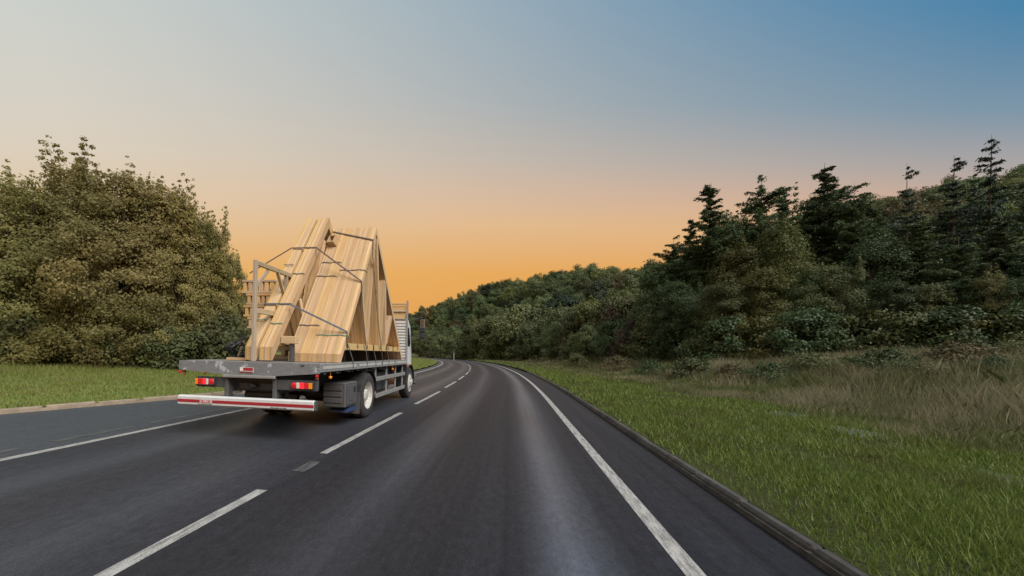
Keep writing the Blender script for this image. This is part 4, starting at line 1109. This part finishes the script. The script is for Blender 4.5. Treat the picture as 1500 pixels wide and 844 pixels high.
# ---- wood on the hill: single trees
HT = [tree_meshes('hill_tree', 131 + k, 10.0, 4.4, .10, kd, 80, 7000, .48, M['leaf_hill'], .15, 0, .6) for k, kd in enumerate(('dome', 'dome', 'egg', 'bush', 'tall'))]
cand = []
rg = random.Random(5)
tries = 0
while len(cand) < 292 and tries < 40000:
    tries += 1
    px = rg.uniform(560, 1560) if rg.random() < .93 else rg.uniform(420, 560)
    b = pix_ray(px, 518); bb = math.atan2(b.x, b.y)
    dc = float(np.interp(bb, hb, hd))
    fr_ = rg.uniform(.42, 1.02) ** .8
    if px > 985:
        fr_ = rg.uniform(.66, 1.03)
        if rg.random() < .45: continue
    r_ = dc * fr_
    if r_ < 70: continue
    x, y = r_ * math.sin(bb), r_ * math.cos(bb)
    u, s = xy2us(x, y)
    if u < 26: continue
    dmin = 8.2 if px < 985 else 7.4
    if any((x - a) ** 2 + (y - c) ** 2 < dmin ** 2 for a, c, _ in cand): continue
    cand.append((x, y, px))
near_dark = min(range(len(cand)), key=lambda i: (cand[i][2] - 826) ** 2 + (math.hypot(cand[i][0], cand[i][1]) - 165) ** 2)
for i, (x, y, px) in enumerate(cand):
    k = rg.random(); h = rg.uniform(8, 12.5)
    w = rg.uniform(.7, 1.35)
    if i == near_dark:
        plant('hill_tree', HT[0], x, y, 'round very dark tree standing out on the middle of the wooded hill', 'tree', 'trees covering the hill', (1.5, 1.5, 1.35), mat=M['leaf_pine']); continue
    mt, tone = (('leaf_mid', 'olive green') if k < .2 else ('leaf_hill_light', 'pale yellow-green') if k < .36 else ('leaf_hill_dark', 'very dark green') if k < .50
                else ('leaf_hill_brown', 'brownish') if k < .60 else (None, 'mid green'))
    bb = math.atan2(x, y); top = math.hypot(x, y) > .86 * float(np.interp(bb, hb, hd))
    side_ = 'behind the lorry' if px < 625 else 'above the far bend' if px < 800 else 'left of the right-hand trees' if px < 985 else 'behind the right-hand trees'
    plant('hill_tree', HT[i % 5], x, y, f'{tone} tree on the wooded hill {"crest" if top else "slope"} {side_}', 'tree', 'trees covering the hill', (w, w, h / 10), mat=M[mt] if mt else None)
under = []      # undergrowth closing the gaps on the slope
for _ in range(9000):
    px = rg.uniform(560, 1560); b = pix_ray(px, 518); bb = math.atan2(b.x, b.y); dc = float(np.interp(bb, hb, hd)); r_ = dc * rg.uniform(.38, 1.03)
    x, y = r_ * math.sin(bb), r_ * math.cos(bb); u, s = xy2us(x, y)
    if u < 19: continue
    under.append((x, y, float(terrain(u, s)) + rg.uniform(.2, 2.6)))
under = np.repeat(np.array(under), 4, 0); under = under + RNG.normal(size=under.shape) * np.array([1.2, 1.2, .6])
v, f = leaf_quads(under, .95, RNG)
tag(link('undergrowth', np_mesh('undergrowth', v, f, M['leaf_hill'])), 'dark undergrowth between the trees on the hill', 'undergrowth', kind='stuff')

# ------------------------------------------------------------------ grass
def blades(name, u, s, h, w, lean, mat, label, segs=1, zoff=0.0, cat='grass'):
    n = len(u); x, y = us2xy_np(u, s); z = terrain(u, s) + zoff
    a = RNG.uniform(0, 2 * np.pi, n); d = np.stack([np.cos(a), np.sin(a)], 1); e = np.stack([-np.sin(a), np.cos(a)], 1)
    b = RNG.uniform(0, 2 * np.pi, n); L = np.stack([np.cos(b), np.sin(b)], 1) * (h * lean * RNG.uniform(.2, 1.2, n))[:, None]
    p = np.stack([x, y], 1); w = w[:, None] if hasattr(w, '__len__') else w
    if segs == 1:
        v = np.stack([np.c_[p - d * w / 2, z], np.c_[p + d * w / 2, z], np.c_[p + L, z + h]], 1).reshape(-1, 3)
        f = np.arange(3 * n).reshape(n, 3)
    else:
        q = p + L * .35; t = p + L
        v = np.stack([np.c_[p - d * w / 2, z], np.c_[p + d * w / 2, z], np.c_[q + d * w * .42, z + h * .6], np.c_[t, z + h], np.c_[q - d * w * .42, z + h * .6]], 1).reshape(-1, 3)
        f = np.arange(5 * n).reshape(n, 5)
    o = link(name, np_mesh(name, v, f, mat)); tag(o, label, cat, kind='stuff'); return o
def tallness(u, s):
    """0 on mown verge, 1 in the rough"""
    ub = np.clip(6.9 - (s - 8) * .085, 3.6, 7.2)
    return sstep(-.7, .9, u - ub + .5 * np.sin(s * .9) + .3 * np.sin(s * 2.3 + 1))
u1, s1, h1, w1 = [], [], [], []
for sa, sb, dens, hh, ww in ((1.0, 6, 3000, .055, .010), (6, 11, 1300, .07, .016), (11, 20, 420, .08, .030), (20, 40, 130, .10, .055), (40, 110, 26, .14, .12)):
    umax = 8.5
    n = int((sb - sa) * (umax - 2.4) * dens); u_ = RNG.uniform(2.22, umax, n); s_ = RNG.uniform(sa, sb, n)
    pat = .5 + .5 * np.sin(u_ * 2.3 + 1.1 * np.sin(s_ * .8)) * np.sin(s_ * 1.1 + u_)
    pud = (np.abs(u_ - (4.55 + .175 * s_)) < .55 * np.maximum(0, np.sin(s_ * 2.35 + .9)) * RNG.uniform(.3, 1.1, n)) & (s_ > 4.2) & (s_ < 12.5) & (RNG.uniform(0, 1, n) < .6)
    k = (RNG.uniform(0, 1, n) < (.6 + .4 * pat) * (1 - .8 * tallness(u_, s_)) * (.55 + .45 * sstep(2.3, 2.9, u_))) & ~pud
    u1.append(u_[k]); s1.append(s_[k]); h1.append(hh * RNG.uniform(.5, 1.5, k.sum()) * (.8 + .6 * pat[k])); w1.append(np.full(k.sum(), ww))
blades('verge_grass', np.concatenate(u1), np.concatenate(s1), np.concatenate(h1), np.concatenate(w1), .7, M['blade'], 'bright green mown grass along the right kerb')
def fbm(u, s, f, seed):
    g = np.random.default_rng(seed); o = np.zeros_like(u); amp = 1.0
    for k in range(4):
        for _ in range(3):
            a, ph = g.uniform(0, 6.28), g.uniform(0, 6.28); o += amp * np.sin(f * (u * math.cos(a) + s * math.sin(a)) + ph) / 3
        f *= 2.1; amp *= .6
    return np.clip(.5 + .45 * o, 0, 1)
for nm, mt, seed, lab, thr in (('dry_grass', 'dry', 3, 'tall dry buff grass on the bank below the right-hand trees', 0), ('rough_weeds', 'weed', 9, 'green weeds and rank grass among the dry grass on the right bank', 1)):
    u1, s1, h1, w1 = [], [], [], []
    for sa, sb, dens, ww in ((1, 10, 900, .0055), (10, 20, 620, .009), (20, 40, 240, .018), (40, 130, 30, .06)):
        n = int((sb - sa) * 18 * dens); u_ = RNG.uniform(3.0, 21, n); s_ = RNG.uniform(sa, sb, n)
        pud = (np.abs(u_ - (4.55 + .175 * s_)) < .16 + .20 * np.maximum(0, np.sin(s_ * 2.35 + .9))) & (s_ > 4.2) & (s_ < 12.5)
        green = fbm(u_, s_, .55, 21); clump = fbm(u_, s_, 1.3, seed)
        far = sstep(7.5, 12, u_)
        share = np.where(green < .44 + .12 * far, 1.0, .3) if thr == 0 else np.where(green < .44 + .12 * far, .2, 1.0)
        k = (RNG.uniform(0, 1, n) < tallness(u_, s_) * (.10 + 1.0 * clump ** 1.5) * share) & ~pud
        hh = (.16 + (.50 if thr == 0 else .34) * far[k]) * RNG.uniform(.45, 1.45, k.sum()) * (.6 + .8 * clump[k])
        u1.append(u_[k]); s1.append(s_[k]); h1.append(hh); w1.append(np.full(k.sum(), ww) * (1 if thr == 0 else 1.5))
    blades(nm, np.concatenate(u1), np.concatenate(s1), np.concatenate(h1), np.concatenate(w1), .5 if thr == 0 else .8, M[mt], lab, 2)
u1, s1, h1, w1 = [], [], [], []
for sa, sb, ua, ub, dens, ww in ((3, 26, .15, 24, 130, .03), (26, 60, .15, 26, 36, .06), (60, 130, .15, 30, 12, .13)):
    n = int((sb - sa) * (ub - ua) * dens); s_ = RNG.uniform(sa, sb, n); u_ = left_edge(s_) - RNG.uniform(ua, ub, n)
    u1.append(u_); s1.append(s_); h1.append((.09 + .16 * sstep(11, 16, left_edge(s_) - u_)) * RNG.uniform(.5, 1.5, n)); w1.append(np.full(n, ww))
blades('field_grass', np.concatenate(u1), np.concatenate(s1), np.concatenate(h1), np.concatenate(w1), .6, M['blade_l'], 'short yellow-green grass beyond the left kerb')

# wet gravel showing through the rough verge
ts = np.linspace(4.2, 12.6, 60); tv, tf = [], []
for i, q in enumerate(ts):
    wd = .02 + .50 * max(0, math.sin(q * 2.35 + .9)) + .04 * math.sin(q * 7.1)
    for j in range(5):
        uu = 4.55 + .175 * q + (j - 2) / 2 * wd + .05 * math.sin(q * 3.3 + j); x, y = us2xy(uu, q); tv.append((x, y, float(terrain(uu, q)) + .010 - (.02 if j in (0, 4) else 0)))
tf = [(5 * i + j, 5 * i + j + 1, 5 * i + j + 6, 5 * i + j + 5) for i in range(len(ts) - 1) for j in range(4)]
tag(link('wet_gravel_track', np_mesh('wet_gravel_track', tv, tf, M['gravel'], None, True)), kind='structure')

# signpost at the far bend
x, y = pix_depth(665, 92)
sg = link('marker_post', None, None, (x, y, terrain1(x, y) - .05)); tag(sg, 'small pale marker post beside the far bend', 'post')
MB().bbox(-.06, .06, -.05, .05, 0, 2.0, .01).build('post', M['chipwhite'], sg)
MB().bbox(-.061, .061, -.0515, .0515, 1.6, 1.8, .002).build('band', M['grey_plastic'], sg)
